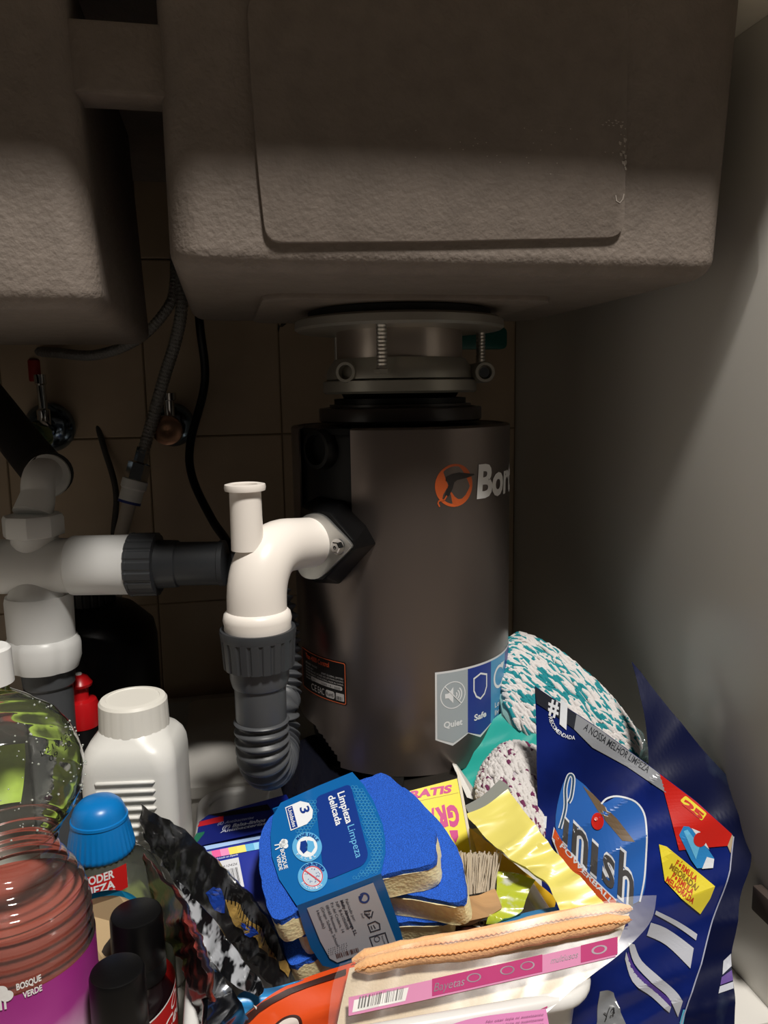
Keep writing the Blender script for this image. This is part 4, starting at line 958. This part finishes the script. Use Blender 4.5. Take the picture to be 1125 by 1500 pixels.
for t_, p0, p1, b_ in (('Fabricado por:', (490, 786), (536, 902), 0), ('Multy Abrasponge S.L.', (464, 792), (542, 978), .03), ('NIF: B-61056008', (438, 800), (500, 946), 0), ('P.e del Cradera, 14', (412, 806), (474, 962), 0),
        ('08160 Montmelo', (386, 818), (440, 960), 0), ('(Grupo Schulpo Schuur:', (360, 828), (448, 1038), 0), ('Holanda)', (336, 846), (374, 940), 0)):
    a.text(t_, DK, p0, p1, (15, -5), 2, b_)
a.disc((592, 777), 29, '#2b4a93', 2, inner=.66, a0=20, a1=200); a.disc((592, 777), 29, '#2b4a93', 2, inner=.66, a0=215, a1=385); a.poly([(560, 770), (590, 760), (575, 795)], '#2b4a93', 2)
tri = [(584, 850), (640, 842), (628, 892)]
for i in range(3): p, q_ = V(tri[i]), V(tri[(i+1) % 3]); a.line([tuple(p.lerp(q_, .12)), tuple(p.lerp(q_, .8))], 7, DK, 2)
a.text('21', DK, (603, 858), (612, 882), (16, -4), 2, .02); a.text('PAP', DK, (572, 862), (584, 888), (10, -3), 2)
a.poly([(608, 915), (650, 898), (676, 912), (680, 945), (625, 962)], DK, 2, holes=[[(614, 919), (650, 904), (670, 916), (674, 941), (629, 955)]])
a.line([(628, 925), (636, 945)], 4, DK, 2); a.line([(640, 920), (652, 940)], 4, DK, 2)
a.poly([(618, 985), (705, 958), (728, 1030), (640, 1050)], DK, 2, holes=[[(624, 989), (701, 965), (722, 1026), (644, 1044)]])
a.disc((660, 995), 16, DK, 2, inner=.8); a.text('Reciclar', DK, (682, 980), (700, 1025), (9, -3), 2)
a.barcode((440, 1075), (560, 1040), (8, 24), '#6b4a45', 2, 20)
for i in range(36): a.disc((400+(i % 9)*12+rnd.random()*4, 1050-(i % 9)*4+(i//9)*11), 2.5, DK, 2, n=5)
a.build('front_print', sl2)

# ================================================================== yellow box, brush, cloths and packets in the middle
P = [at(590, 1162, D=.62), at(670, 1140, D=.635), at(693, 1262, D=.60), at(612, 1292, D=.585)]; bk_ = at(664, 1112, D=.70)-P[1]
t = thing('yellow_carton', tuple(sum(P, V((0, 0, 0)))/4+bk_*.5), 'small yellow carton with magenta capitals behind the sponges', 'box')
q = MB(); q.loft([P, [p+bk_ for p in P]]); q.build('carton', mat('dark_carton', '#23201c', .5), t, bevel=.0006)
SG = Plane((590, 1162, .62), (670, 1140, .635), (693, 1262, .60)); k5 = lambda x, y: (600+x/4.327, 1100+y/4.327)
a = Art(SG, conv=k5, base=.0005); MG = '#c2187c'; YL = '#e9d81f'
a.poly([(-40, 265), (300, 176), (388, 655), (320, 688), (60, 760)], YL, 0)
a.poly([(300, 100), (303, 176), (388, 655), (404, 640), (318, 160)], '#cfc7b4', 0)
a.line([(60, 318), (308, 266)], 3, '#b09c18', 1)
a.text('GRATIS', MG, (-80, 318), (262, 262), (8, -46), 1, .05)
for c_, p0, p1 in (('G', (300, 345), (232, 362)), ('R', (222, 350), (160, 375)), ('A', (155, 370), (100, 392))): a.text(c_, MG, p0, p1, (22, 118), 1, .06)
a.poly([(250, 505), (303, 503), (308, 545), (290, 585), (262, 545)], MG, 1); a.poly([(296, 622), (326, 668), (318, 682), (300, 690)], MG, 1)
a.build('carton_print', t)
# white leaflet edge between the carton and the teal bag
tag(MB().prism([at(663, 1120, D=.645), at(669, 1122, D=.645), at(699, 1164, D=.632), at(696, 1172, D=.632), at(684, 1168, D=.632)], (at(664, 1112, D=.72)-at(664, 1120, D=.645))*.3).build('paper_leaflet', mat('white_paper', '#d8d6d0', .6), base=at(685, 1168, D=.63), smooth=0), 'folded white paper leaflet beside the yellow carton', 'leaflet')
# wooden scrubbing brush
t = thing('scrubbing_brush', at(690, 1335, D=.545), 'wooden scrubbing brush with pale bristles beside the sponges', 'brush')
M_WOOD = mat('beech_wood', '#c79e70', .5, var=.18, vscale=12, stretch=(1, 1, 9), bump=.05)
Pf = [at(677, 1312, D=.545), at(726, 1301, D=.535), at(737, 1328, D=.525), at(690, 1349, D=.522)]; bk_ = at(600, 1352, D=.575)-Pf[0]
blk = [at(676, 1313, D=.54), at(704, 1310, D=.53), at(726, 1300, D=.53), at(737, 1330, D=.527), at(716, 1343, D=.523), at(676, 1352, D=.527)]
q = MB(); q.loft([[p for p in blk], [p+bk_*.55 for p in blk]]); q.build('brush_block', M_WOOD, t, bevel=.001)
q = MB(); rnd = random.Random(9)
for i in range(170):
    a_ = rnd.random(); x0 = lerp(679, 724, a_); D_ = lerp(.540, .560, rnd.random()); b0 = at(x0, 1312-8*a_, D=D_)
    tp = at(x0+rnd.gauss(0, 3.0)+(a_-.5)*6+3, 1252+rnd.gauss(0, 3), D=D_+.008)
    q.sweep([b0, b0.lerp(tp, .5)+V((rnd.gauss(0, .0006), 0, 0)), tp], .00045, 4)
q.build('bristles', mat('pale_bristle', '#cfc3b0', .6), t, smooth=60, kind='stuff')
# yellow cloth packet with a grey header
M_YEL = mat('yellow_film', '#e6da72', .34, coat=.25, var=.06, vscale=20)
SY = Plane((688, 1185, .575), (745, 1150, .585), (850, 1340, .505), lambda x, y: .0035*crease(x, y, .02, 55, 2)+.005*crease(x, y, .030, 62, 9)); SY.sub = 10
t = thing('yellow_cloth_packet', at(840, 1335, D=.535), 'yellow folded cloth packet with a grey header sloping down to the right', 'cloth')
pouch(SY, [(684, 1192), (712, 1180), (744, 1156)], [(824, 1344), (856, 1338), (888, 1328)], [(684, 1192), (692, 1206), (745, 1258), (796, 1290), (812, 1318), (824, 1344)], [(744, 1156), (774, 1198), (815, 1250), (862, 1300), (888, 1328)], .010, 22, 44).build('cloth_front', M_YEL, t, smooth=60)
SY2 = Plane((684, 1180, .578), (742, 1142, .590), (745, 1160, .586)); q = MB()
pouch(SY2, [(681, 1180), (706, 1166), (732, 1142)], [(690, 1196), (718, 1182), (749, 1158)], [(681, 1180), (686, 1190), (690, 1196)], [(732, 1142), (742, 1148), (749, 1158)], .008, 10, 6).build('grey_header', mat('grey_card', '#7c7f78', .5), t, smooth=60)
SY3 = Plane((690, 1200, .60), (790, 1290, .565), (730, 1290, .575), wrinkle(.003, .03, 30, 6))
pouch(SY3, [(688, 1212), (745, 1258), (815, 1316)], [(706, 1282), (750, 1306), (812, 1332)], [(688, 1212), (698, 1246), (706, 1282)], [(815, 1316), (814, 1324), (812, 1332)], .008, 16, 14).build('inner_fold', mat('deep_yellow', '#d9ad1e', .45, coat=.2), t, smooth=60)
pouch(Plane((688, 1212, .60), (706, 1214, .60), (698, 1250, .59)), [(687, 1214), (705, 1213)], [(690, 1250), (710, 1248)], [(687, 1214), (690, 1250)], [(705, 1213), (710, 1248)], .004, 6, 8).build('side_fold', mat('pale_yellow', '#cfc06a', .5), t, smooth=60)
# lime foil sachet
SLm = Plane((730, 1275, .555), (782, 1295, .545), (720, 1345, .525), wrinkle(.006, .03, 100, 11))
t = tag(pouch(SLm, [(728, 1278), (745, 1274), (765, 1285), (784, 1292)], [(712, 1352), (730, 1352), (760, 1340), (766, 1335)], [(728, 1278), (726, 1315), (712, 1352)], [(784, 1292), (774, 1310), (766, 1335)], .010, 22, 22).build('lime_sachet', mat('lime_foil', '#b4bf3a', .25, coat=.6, col2='#c9ccc4', vscale=70, ramp=(.52, .64), bump=.15, bscale=70), base=at(740, 1350, D=.53), smooth=60), 'crumpled lime green and silver sachet beside the brush', 'sachet')
# light blue flat packet and brown packet under them
tag(pouch(Plane((720, 1356, .52), (815, 1330, .53), (800, 1350, .51)), [(718, 1357), (765, 1338), (815, 1328)], [(722, 1364), (770, 1352), (818, 1342)], [(718, 1357), (722, 1364)], [(815, 1328), (818, 1342)], .006, 14, 6).build('blue_packet', mat('sky_blue_film', '#3f8ecb', .3, coat=.3), base=at(770, 1352, D=.515), smooth=60), 'light blue flat packet lying under the lime sachet', 'packet')
SBp = Plane((668, 1360, .53), (715, 1352, .535), (700, 1370, .518)); SBp.sub = None
t = thing('brown_packet', at(690, 1368, D=.495), 'dark brown packet with white marks in front of the brush', 'packet')
pouch(SBp, [(664, 1360), (690, 1350), (722, 1348)], [(666, 1376), (690, 1372), (724, 1362)], [(664, 1360), (666, 1376)], [(722, 1348), (724, 1362)], .006, 12, 6, prof=lambda u, v: 1-abs(2*v-1)).build('wrapper', mat('brown_film', '#3a1d18', .3, coat=.4), t)
a = Art(SBp, base=.0006); a.poly([(686, 1352), (698, 1349), (704, 1360), (694, 1358)], '#d8d2c8', 1); a.disc((706, 1354), 4, '#d8d2c8', 1, inner=.6); a.disc((716, 1357), 2, '#d8d2c8', 1); a.build('wrapper_print', t)

# ================================================================== mop refills in clear bags
def mop(name, mk, ctrl, thick, label, c1, c2, seed, axis, nstr, extra=None):
    S, T_, B_, L_, R_ = ctrl; base = S(*B_[len(B_)//2]) - S.n*thick*.5
    t = thing(name, base, label, 'mop head', 'mop refills in clear bags'); f = coons(T_, B_, L_, R_)
    pr = lambda u, v: (max(0, 4*u*(1-u))*max(0, 4*v*(1-v)))**.5
    bulge = lambda u, v: thick*.45*pr(u, v)
    q = MB(); nu, nv = 26, 26
    def fr(u, v): p = f(u, v); return S(p.x, p.y)+S.n*bulge(u, v)
    def bk(u, v): p = f(u, v); return S(p.x, p.y)-S.n*(thick*.8*pr(u, v)+.0005)
    q.grid(fr, nu, nv); q.grid(bk, nu, nv, 0, True)
    q.build('core', mat(mk+'_core', c1, .9), t, smooth=60, fix=True)
    q = MB(); rnd = random.Random(seed); e = .004
    for i in range(nstr):
        u, v = rnd.uniform(.03, .97), rnd.uniform(.03, .97); a_ = axis+rnd.gauss(0, .22); ln = rnd.uniform(.08, .2); pts = []
        wob = rnd.uniform(-.6, .6); m_ = 1 if rnd.random() < extra else 0
        for k in range(5):
            s_ = k/4-.5; uu = u+ln*s_*cos(a_+wob*s_); vv = v+ln*s_*sin(a_+wob*s_)
            uu = min(.985, max(.015, uu)); vv = min(.985, max(.015, vv)); pts.append(fr(uu, vv)+S.n*(.0012+.001*sin(k*1.57)))
        if (pts[0]-pts[-1]).length > .004: q.sweep(pts, [.0009, .0018, .002, .0018, .0009], 6, m_)
    q.build('strands', [mat('chenille_white', '#d3cfcd', .85, bump=.4, bscale=900), mat(mk+'_strand', c2, .85, bump=.4, bscale=900)], t, smooth=60, kind='stuff')
    return t, S, f, fr
SM1 = Plane((745, 945, .735), (930, 1075, .70), (745, 1080, .67))
t1, S_, f_, fr_ = mop('mop_refill', 'teal_mop', (SM1, [(738, 938), (768, 930), (830, 968), (890, 1025), (930, 1082)], [(736, 1045), (760, 1078), (800, 1100), (860, 1125), (930, 1120)], [(738, 938), (728, 990), (736, 1045)], [(930, 1082), (938, 1100), (930, 1120)]), .045,
    'white and teal chenille mop refill in a clear bag beside the disposer', '#8fb9b6', '#16838c', 21, .5, 800, .36)
q = pouch(Plane((900, 1050, .70), (945, 1080, .69), (920, 1120, .675), wrinkle(.006, .06, 20, 4)), [(893, 1062), (918, 1052), (945, 1075)], [(905, 1118), (925, 1128), (950, 1125)], [(893, 1062), (898, 1090), (905, 1118)], [(945, 1075), (950, 1100), (950, 1125)], .01, 14, 14)
q.build('bag_end', film('clear_bag', (.8, .84, .84), .08, (.6, .65, .65), .1, 1.6, bump=.3), t1, smooth=60)
SM2 = Plane((712, 1110, .66), (790, 1085, .665), (740, 1215, .60))
mop('mop_refill', 'purple_mop', (SM2, [(706, 1128), (735, 1098), (765, 1092), (800, 1105)], [(712, 1215), (740, 1225), (770, 1232), (800, 1236)], [(706, 1128), (696, 1170), (712, 1215)], [(800, 1105), (812, 1170), (800, 1236)]), .04,
    'white and purple chenille mop refill behind the yellow cloth packet', '#b5adb5', '#6d2b52', 22, 1.0, 560, .12)
# teal film bag under the disposer
ST_ = Plane((690, 1120, .668), (790, 1060, .672), (700, 1175, .645), wrinkle(.004, .03, 60, 13))
tag(pouch(ST_, [(650, 1100), (700, 1075), (745, 1042), (800, 1060)], [(690, 1165), (700, 1178), (712, 1168), (800, 1110)], [(650, 1100), (670, 1135), (690, 1165)], [(800, 1060), (805, 1085), (800, 1110)], .015, 22, 16).build('teal_bag', mat('teal_film', '#27a196', .3, coat=.4), base=at(700, 1170, D=.67), smooth=60), 'bright teal plastic bag tucked under the disposer', 'bag')
# dark crumpled bag under the hose
SD = Plane((420, 1110, .70), (530, 1100, .71), (430, 1165, .66), wrinkle(.008, .035, 10, 17))
tag(pouch(SD, [(412, 1105), (460, 1080), (505, 1085), (560, 1110)], [(420, 1175), (470, 1180), (520, 1175), (570, 1160)], [(412, 1105), (408, 1140), (420, 1175)], [(560, 1110), (572, 1135), (570, 1160)], .02, 24, 18).build('dark_bag', mat('dark_violet_film', '#101119', .2, coat=.6), base=at(480, 1175, D=.67), smooth=60), 'dark violet crumpled plastic bag under the disposer and hose', 'bag')

# ================================================================== dishwasher tablet bags on the right
k7 = lambda x, y: (760+x/2.778, 960+y/2.778)
M_NAVY = mat('royal_blue_film', '#11236e', .27, coat=.3, bump=.35, bscale=16, var=.45, vscale=9)
M_NAVY2 = mat('navy_film', '#0a1136', .36, spec=.3, bump=.4, bscale=22, col2='#3e4a5c', vscale=28, ramp=(.55, .78), stretch=(1, 1, .35))  # grey streaks paint the film's silvery sheen over the navy
def kk(*pts): return [k7(*p) for p in pts]
SN2 = Plane((930, 975, .665), (1105, 1170, .610), (1075, 1450, .565), lambda x, y: .008*crease(x, y, .012, 68, 31)+.004*sin((x+y*.3)*.03)); SN2.sub = 14
b2 = thing('dishwasher_tablet_bag', at(1000, 1490, D=.56)*1, 'plain navy dishwasher tablet bag, the rear one against the right side panel', 'bag', 'dishwasher tablet bags')
T_ = kk((460, 20), (530, 115), (640, 262), (800, 440), (962, 598)); B_ = kk((560, 1560), (650, 1568), (780, 1566)); L_ = kk((460, 20), (490, 150), (520, 330), (530, 700), (560, 1560)); R_ = kk((962, 598), (962, 650), (945, 740), (940, 850), (900, 980), (880, 1130), (868, 1240), (872, 1400), (870, 1562))
B_[-1] = R_[-1]
pouch(SN2, T_, B_, L_, R_, .02, 26, 44).build('bag_body', M_NAVY2, b2, smooth=60)
a = Art(SN2, conv=k7, base=.0008)
a.poly([(952, 612), (962, 602), (963, 650), (955, 655)], '#c9ccd2', 1)
a.poly([(836, 1245), (866, 1215), (868, 1265), (830, 1300)], '#c7cad4', 1); a.poly([(826, 1310), (868, 1280), (869, 1320), (818, 1340)], '#6a4f9a', 1); a.poly([(816, 1345), (869, 1325), (868, 1350), (808, 1372)], '#c7cad4', 1)
a.build('stripes', b2)['kind'] = 'stuff'
SN1 = Plane((787, 1010, .615), (1075, 1222, .555), (1010, 1480, .535), lambda x, y: .005*crease(x, y, .011, 62, 37)+.012*math.exp(-((x-890)/75)**2-((y-1270)/140)**2)); SN1.sub = 13
b1 = thing('dishwasher_tablet_bag', at(900, 1500, D=.54), 'glossy blue dishwasher tablet bag with a large logo and yellow label, the front one', 'bag', 'dishwasher tablet bags')
T_ = kk((65, 125), (185, 205), (330, 300), (560, 470), (720, 592), (875, 735)); L_ = kk((65, 125), (72, 400), (78, 700), (100, 1000), (120, 1300), (140, 1640)); R_ = kk((875, 735), (858, 870), (830, 965), (790, 1080), (740, 1250), (690, 1400), (640, 1640)); B_ = kk((140, 1640), (390, 1660), (640, 1640))
pouch(SN1, T_, B_, L_, R_, .03, 40, 48).build('bag_body', M_NAVY, b1, smooth=60)
a = Art(SN1, conv=k7, base=.0007); WH = '#e9ebee'
FM = lambda n_, h_: mat('print_'+n_, h_, .34, coat=.25)
GRY = FM('grey', '#8c8f95'); DGR = FM('dkgrey', '#2a2d36'); RED = FM('red', '#c8241c'); YEL = FM('yellow', '#ead83a'); LBL = FM('light_blue', '#2e86c8'); WHT = FM('white', '#dfe3ea'); ORG_ = FM('orange', '#cf5426'); PUR = FM('purple', '#4b3585'); SIL = FM('silver', '#b9bcc6'); BRZ = FM('bronze', '#6e5c48')
a.poly([(66, 128), (185, 207), (235, 240), (225, 300), (150, 245), (72, 195)], DGR, 1)
a.poly([(235, 240), (330, 302), (560, 472), (572, 482), (600, 560), (440, 452), (300, 375), (225, 300)], GRY, 1)
a.text('A NOSSA MELHOR LIMPEZA', '#2a2d33', (262, 300), (522, 478), (13, -24), 2, .01)
a.text('#', WHT, (118, 232), (160, 252), (4, -64), 2, .03); a.text('1', WHT, (166, 272), (194, 296), (4, -90), 2, .06)
a.arctext('RECOMENDADA', WHT, (226, 236), 106, 172, 88, 15, 2, .01)
a.poly([(570, 480), (720, 594), (868, 728), (850, 776), (650, 790), (602, 600)], RED, 1)
box = rpoly([(655, 590), (678, 570), (764, 642), (742, 672)], 8); a.poly(box, YEL, 2)
a.text('25', '#c8241c', (664, 604), (742, 668), (12, -20), 3, .06)
a.poly([(850, 776), (868, 730), (874, 738), (862, 805)], '#b7a487', 1)
a.poly([(650, 728), (668, 692), (690, 694), (742, 745), (795, 826), (790, 862), (725, 866), (700, 830)], LBL, 3); a.poly([(668, 712), (684, 706), (735, 775), (720, 830)], FM('cyan', '#67b9e4'), 4); a.poly([(700, 700), (735, 715), (775, 790), (742, 760)], WHT, 4); a.poly([(765, 820), (795, 828), (790, 864), (745, 868)], WHT, 4); a.disc((736, 748), 27, RED, 5, ry=30)
a.poly([(568, 764), (600, 774), (700, 858), (796, 936), (778, 990), (740, 1055), (660, 985), (592, 912)], YEL, 2)
RT_ = '#c23a1e'
for i, t_ in enumerate(('FÓRMULA', 'MEJORADA/', 'FÓRMULA', 'MELHORADA')):
    p0 = (634-i*8+(-16 if i in (1, 3) else 0), 848+i*26-(12 if i in (1, 3) else 0)); ln = 106 if i in (0, 2) else 140
    a.text(t_, RT_ if i != 1 else '#8a6a1e', p0, (p0[0]+ln*.80, p0[1]+ln*.68), (10, -20), 3, .04)
# logo shield, lettering and banner
a.poly(smooth2([(190, 500), (260, 520), (335, 595), (400, 572), (470, 590), (512, 660), (518, 780), (505, 960), (430, 1000), (330, 930), (220, 810), (150, 690)], 5), FM('shield', '#2a63b4'), 1)
a.line(smooth2([(336, 600), (360, 578), (405, 570), (470, 590), (508, 640), (518, 720), (516, 800), (508, 900), (490, 990)], 5, False), 7, WHT, 2)
a.poly([(260, 530), (300, 560), (400, 660), (470, 750), (420, 745), (330, 640)], BRZ, 2)
loopF = smooth2([(170, 700), (190, 620), (190, 540), (205, 488), (222, 500), (215, 570), (203, 598)], 5, False); a.line(loopF, 17, WHT, 3); a.line(loopF, 8, FM('steel_blue', '#33506f'), 4)
for bold, m_, l_ in ((.06, WHT, 3), (.012, FM('graphite', '#4b4a4c'), 4)):
    for ch, p0, p1, h_ in (('ı', (180, 745), (200, 765), 130), ('n', (216, 790), (280, 850), 172), ('ı', (292, 862), (318, 886), 172), ('s', (338, 900), (386, 945), 172), ('h', (400, 955), (462, 1008), 176)):
        a.text(ch, m_, p0, p1, (10, -h_), l_, bold)
a.disc((321, 668), 25, RED, 5, ry=34); a.disc((315, 658), 7, FM('pinkish', '#e7807a'), 6)
ban = [(148, 700), (190, 770), (250, 845), (320, 915), (395, 985), (390, 1015), (310, 1000), (240, 935), (180, 840), (140, 735)]
a.poly([(x+(2 if x > 200 else -4), y-5) for x, y in ban[:5]]+[(x-3, y+6) for x, y in ban[5:]], WHT, 5); a.poly(ban, ORG_, 6)
a.text('POWERBALL', WHT, (168, 772), (376, 1000), (11, -15), 7, .02)
a.poly([(75, 652), (114, 655), (112, 702), (78, 700)], WHT, 1); a.disc((262, 950), 26, ORG_, 2, inner=.75)
# swooshes
def band(up_l, lo_l, m_): a.poly(smooth2(up_l, 4, False)+smooth2(lo_l, 4, False)[::-1], m_, 1)
band([(556, 1030), (640, 1078), (728, 1138)], [(552, 1046), (636, 1100), (722, 1162)], SIL)
band([(536, 1080), (600, 1110), (712, 1192)], [(520, 1135), (600, 1180), (696, 1268)], SIL)
band([(470, 1170), (500, 1240), (580, 1310), (640, 1365), (666, 1402)], [(445, 1160), (470, 1250), (545, 1330), (610, 1390), (648, 1472)], SIL)
band([(436, 1200), (470, 1285), (540, 1350), (618, 1425)], [(432, 1230), (462, 1320), (540, 1385), (612, 1450)], SIL)
band([(445, 1200), (475, 1270), (545, 1335), (620, 1400)], [(440, 1215), (468, 1290), (540, 1352), (618, 1425)], PUR)
a.poly([(655, 1500), (668, 1440), (680, 1440), (668, 1520)], FM('cyan2', '#58b4d8'), 1)
a.line([(875, 738), (858, 872), (830, 967), (790, 1082), (740, 1252), (690, 1402), (655, 1530)], 5, FM('seal', '#a9adc4'), 2)
a.build('bag_print', b1)

# ================================================================== orange bag at the bottom
SO = Plane((345, 1480, .475), (485, 1425, .490), (440, 1520, .474), wrinkle(.006, .02, 70, 41)); SO.sub = 9
k8 = lambda x, y: (330+x/3.629, 1330+y/3.629)
ob = thing('orange_bag', at(420, 1530, D=.455), 'orange plastic bag with a brown band and a sky blue sealed top', 'bag')
pouch(SO, [(344, 1500), (395, 1458), (450, 1432), (520, 1408)], [(340, 1540), (400, 1545), (460, 1545), (520, 1540)], [(344, 1500), (340, 1540)], [(520, 1408), (520, 1540)], .018, 26, 18).build('bag_body', mat('orange_film', '#e2521f', .28, coat=.5, bump=.1, bscale=40), ob, smooth=60)
pouch(Plane((345, 1480, .478), (440, 1436, .488), (360, 1500, .476), wrinkle(.003, .04, 70, 43)), [(340, 1468), (358, 1452), (400, 1446), (445, 1434)], [(352, 1492), (375, 1472), (410, 1456), (448, 1442)], [(340, 1468), (352, 1492)], [(445, 1434), (448, 1442)], .004, 20, 6).build('sealed_top', mat('sky_blue_seal', '#2f93d6', .28, coat=.5), ob, smooth=60)
a = Art(SO, conv=k8, base=.0009)
BRW = FM('brown', '#3b1d18'); a.poly([(60, 625), (90, 580), (190, 500), (330, 430), (460, 385), (640, 320), (640, 350), (560, 380), (440, 420), (350, 455), (250, 505), (180, 550), (100, 630)], BRW, 1)
oval = smooth2([(250, 640), (290, 590), (345, 565), (390, 570), (408, 605), (400, 650), (330, 680)], 5); a.poly(oval, BRW, 2); a.poly([(330+(x-330)*.78, 625+(y-625)*.75) for x, y in oval], '#dcd3cc', 3)
a.poly([(150, 510), (168, 520), (166, 535)], '#d9d4cc', 2); a.build('bag_print', ob)

# ================================================================== cloth pack in front
SCl = Plane((490, 1430, .470), (960, 1330, .492), (700, 1500, .450), lambda x, y: .0006*crease(x, y, .02, 30, 51)); SCl.sub = 16
cp = thing('cloth_pack', at(680, 1500, D=.46), 'clear packet of folded orange cloths with a pink printed band on the basket rim', 'cloth')
k9 = lambda x, y: (430+x/2.045, 1300+y/2.045)
kk9 = lambda *p: [k9(*q) for q in p]
M_OR = mat('orange_cloth', '#f8c088', .85, bump=.4, bscale=500, sheen=.3)
SCb = Plane((490, 1430, .478), (960, 1330, .500), (700, 1500, .458))
pouch(SCb, [(512, 1418), (610, 1398), (760, 1372), (922, 1338)], [(490, 1520), (610, 1520), (750, 1500), (860, 1435)], [(512, 1418), (500, 1470), (490, 1520)], [(922, 1338), (900, 1390), (860, 1435)], .006, 20, 10).build('folded_cloth', mat('beige_cloth', '#d9c9ae', .8, bump=.3, bscale=500), cp, smooth=60)
def fold(pts, r, D_, name):
    q = MB(); p = spline([at(x, y, D=D_+dd) for x, y, dd in pts], 8); p = [v+V((0, 0, .0006*noise.noise(v*160))) for v in p]
    q.sweep(p, lambda i: r*(1+.15*noise.noise(p[i]*120))*min(1, .35+min(i, len(p)-1-i)*.35), 14, flat=1.25, nrm=(0, 0, 1)); return q.build(name, M_OR, cp, smooth=60), p
f1, pA = fold([(516, 1408, 0), (600, 1388, .002), (700, 1372, .004), (820, 1346, .007), (924, 1330, .010)], .0042, .494, 'upper_fold')
f2, pB = fold([(520, 1419, 0), (600, 1402, .001), (690, 1392, .002), (800, 1368, .004), (922, 1346, .010)], .0042, .474, 'lower_fold')
for f__, p in ((f1, pA), (f2, pB)):
    q = MB(); st = resample(p, .0016); vv = -(FW)*.0043
    q.sweep([s_+vv+V((0, 0, .0022+(.0006 if i % 2 else -.0006))) for i, s_ in enumerate(st)], .00028, 4); q.build('stitching', mat('orange_thread', '#c8772e', .7), f__, smooth=60)
a = Art(SCl, conv=k9, base=.0004); PK = mat('band_pink', '#cf85ac', .7); HP = mat('band_hot_pink', '#b02a6c', .7); INK_ = '#5e3450'
def bnd(x0, x1, o0, o1, m_, l_): # band running along the pack
    g = lambda x: 352-(x-165)*.205-((x-165)/800)**2*14
    a.poly([(x, g(x)+o0) for x in (x0, lerp(x0, x1, .33), lerp(x0, x1, .66), x1)]+[(x, g(x)+o1) for x in (x1, lerp(x0, x1, .66), lerp(x0, x1, .33), x0)], m_, l_)
    return g
g = bnd(165, 965, -22, 34, PK, 1); bnd(415, 745, -24, 28, HP, 2); bnd(860, 970, -24, 28, HP, 2)
a.poly([(182, g(182)-10), (345, g(345)-14), (335, g(335)+24), (176, g(176)+26)], '#d6d3cf', 2); a.barcode((192, g(192)+18), (326, g(326)+18), (6, -36), '#4a4744', 3, 22)
for x in (540, 640, 700): a.disc((x, g(x)), 22, INK_, 3, inner=.78, ry=13, rot=-12)
a.text('Bayetas', INK_, (420, g(420)+16), (510, g(510)+16), (5, -26), 3); a.text('multiusos', INK_, (770, g(770)+10), (850, g(850)+10), (4, -20), 3); a.disc((915, g(915)+2), 24, INK_, 3, inner=.7, ry=13, rot=-14)
a.poly([(330, 420), (560, 372), (760, 340), (760, 362), (560, 404), (330, 440)], HP, 1); a.text('suave y absorbente', '#f2d6e4', (450, 412), (570, 386), (4, -22), 2)
a.build('pink_band', cp)
pouch(SCl, [(498, 1412), (600, 1382), (760, 1350), (905, 1316), (962, 1311)], [(478, 1530), (600, 1530), (750, 1515), (838, 1450), (848, 1440)], [(498, 1412), (486, 1450), (478, 1530)], [(962, 1311), (952, 1352), (905, 1400), (848, 1440)], .0, 44, 20, seal=.0004).build('clear_sleeve', film('clear_sleeve', (.98, .98, .98), .03, (.85, .82, .78), .24, .35, bump=.08, bscale=28), cp, smooth=60)
# pink folded packet in front of the rim
SPk = Plane((690, 1492, .440), (805, 1478, .440), (740, 1530, .432)); SPk.sub = None
t = thing('pink_packet', at(745, 1540, D=.432), 'small pink printed packet hanging over the front of the basket rim', 'packet')
pouch(SPk, [(640, 1508), (700, 1490), (800, 1478)], [(640, 1570), (720, 1570), (815, 1560)], [(640, 1508), (640, 1570)], [(800, 1478), (815, 1560)], .006, 14, 10).build('wrapper', mat('pink_film', '#d982b8', .35, coat=.3), t, smooth=60)
a = Art(SPk, base=.0008)
for i in range(3): a.text('No usar lejía ni suavizante', '#8a4a74', (712, 1498+i*7), (796, 1487+i*7), (.6, -3.2), 1)
a.build('wrapper_print', t)
# clear bag with black print behind the rim corner
SGb = Plane((885, 1440, .475), (930, 1500, .47), (880, 1500, .468), wrinkle(.003, .04, 60, 61)); SGb.sub = None
t = thing('grey_bag', at(905, 1535, D=.468), 'clear grey bag with black script beside the basket rim', 'bag')
pouch(SGb, [(878, 1452), (890, 1450), (900, 1455)], [(870, 1540), (900, 1545), (930, 1540)], [(878, 1452), (870, 1540)], [(900, 1455), (930, 1540)], .006, 10, 12).build('wrapper', mat('grey_film', '#77797c', .25, coat=.5), t, smooth=60)
a = Art(SGb, base=.001); a.text('Ya', '#17181a', (880, 1498), (899, 1482), (3, -14), 1); a.text('listo', '#17181a', (876, 1512), (900, 1502), (2, -8), 1); a.build('wrapper_print', t)
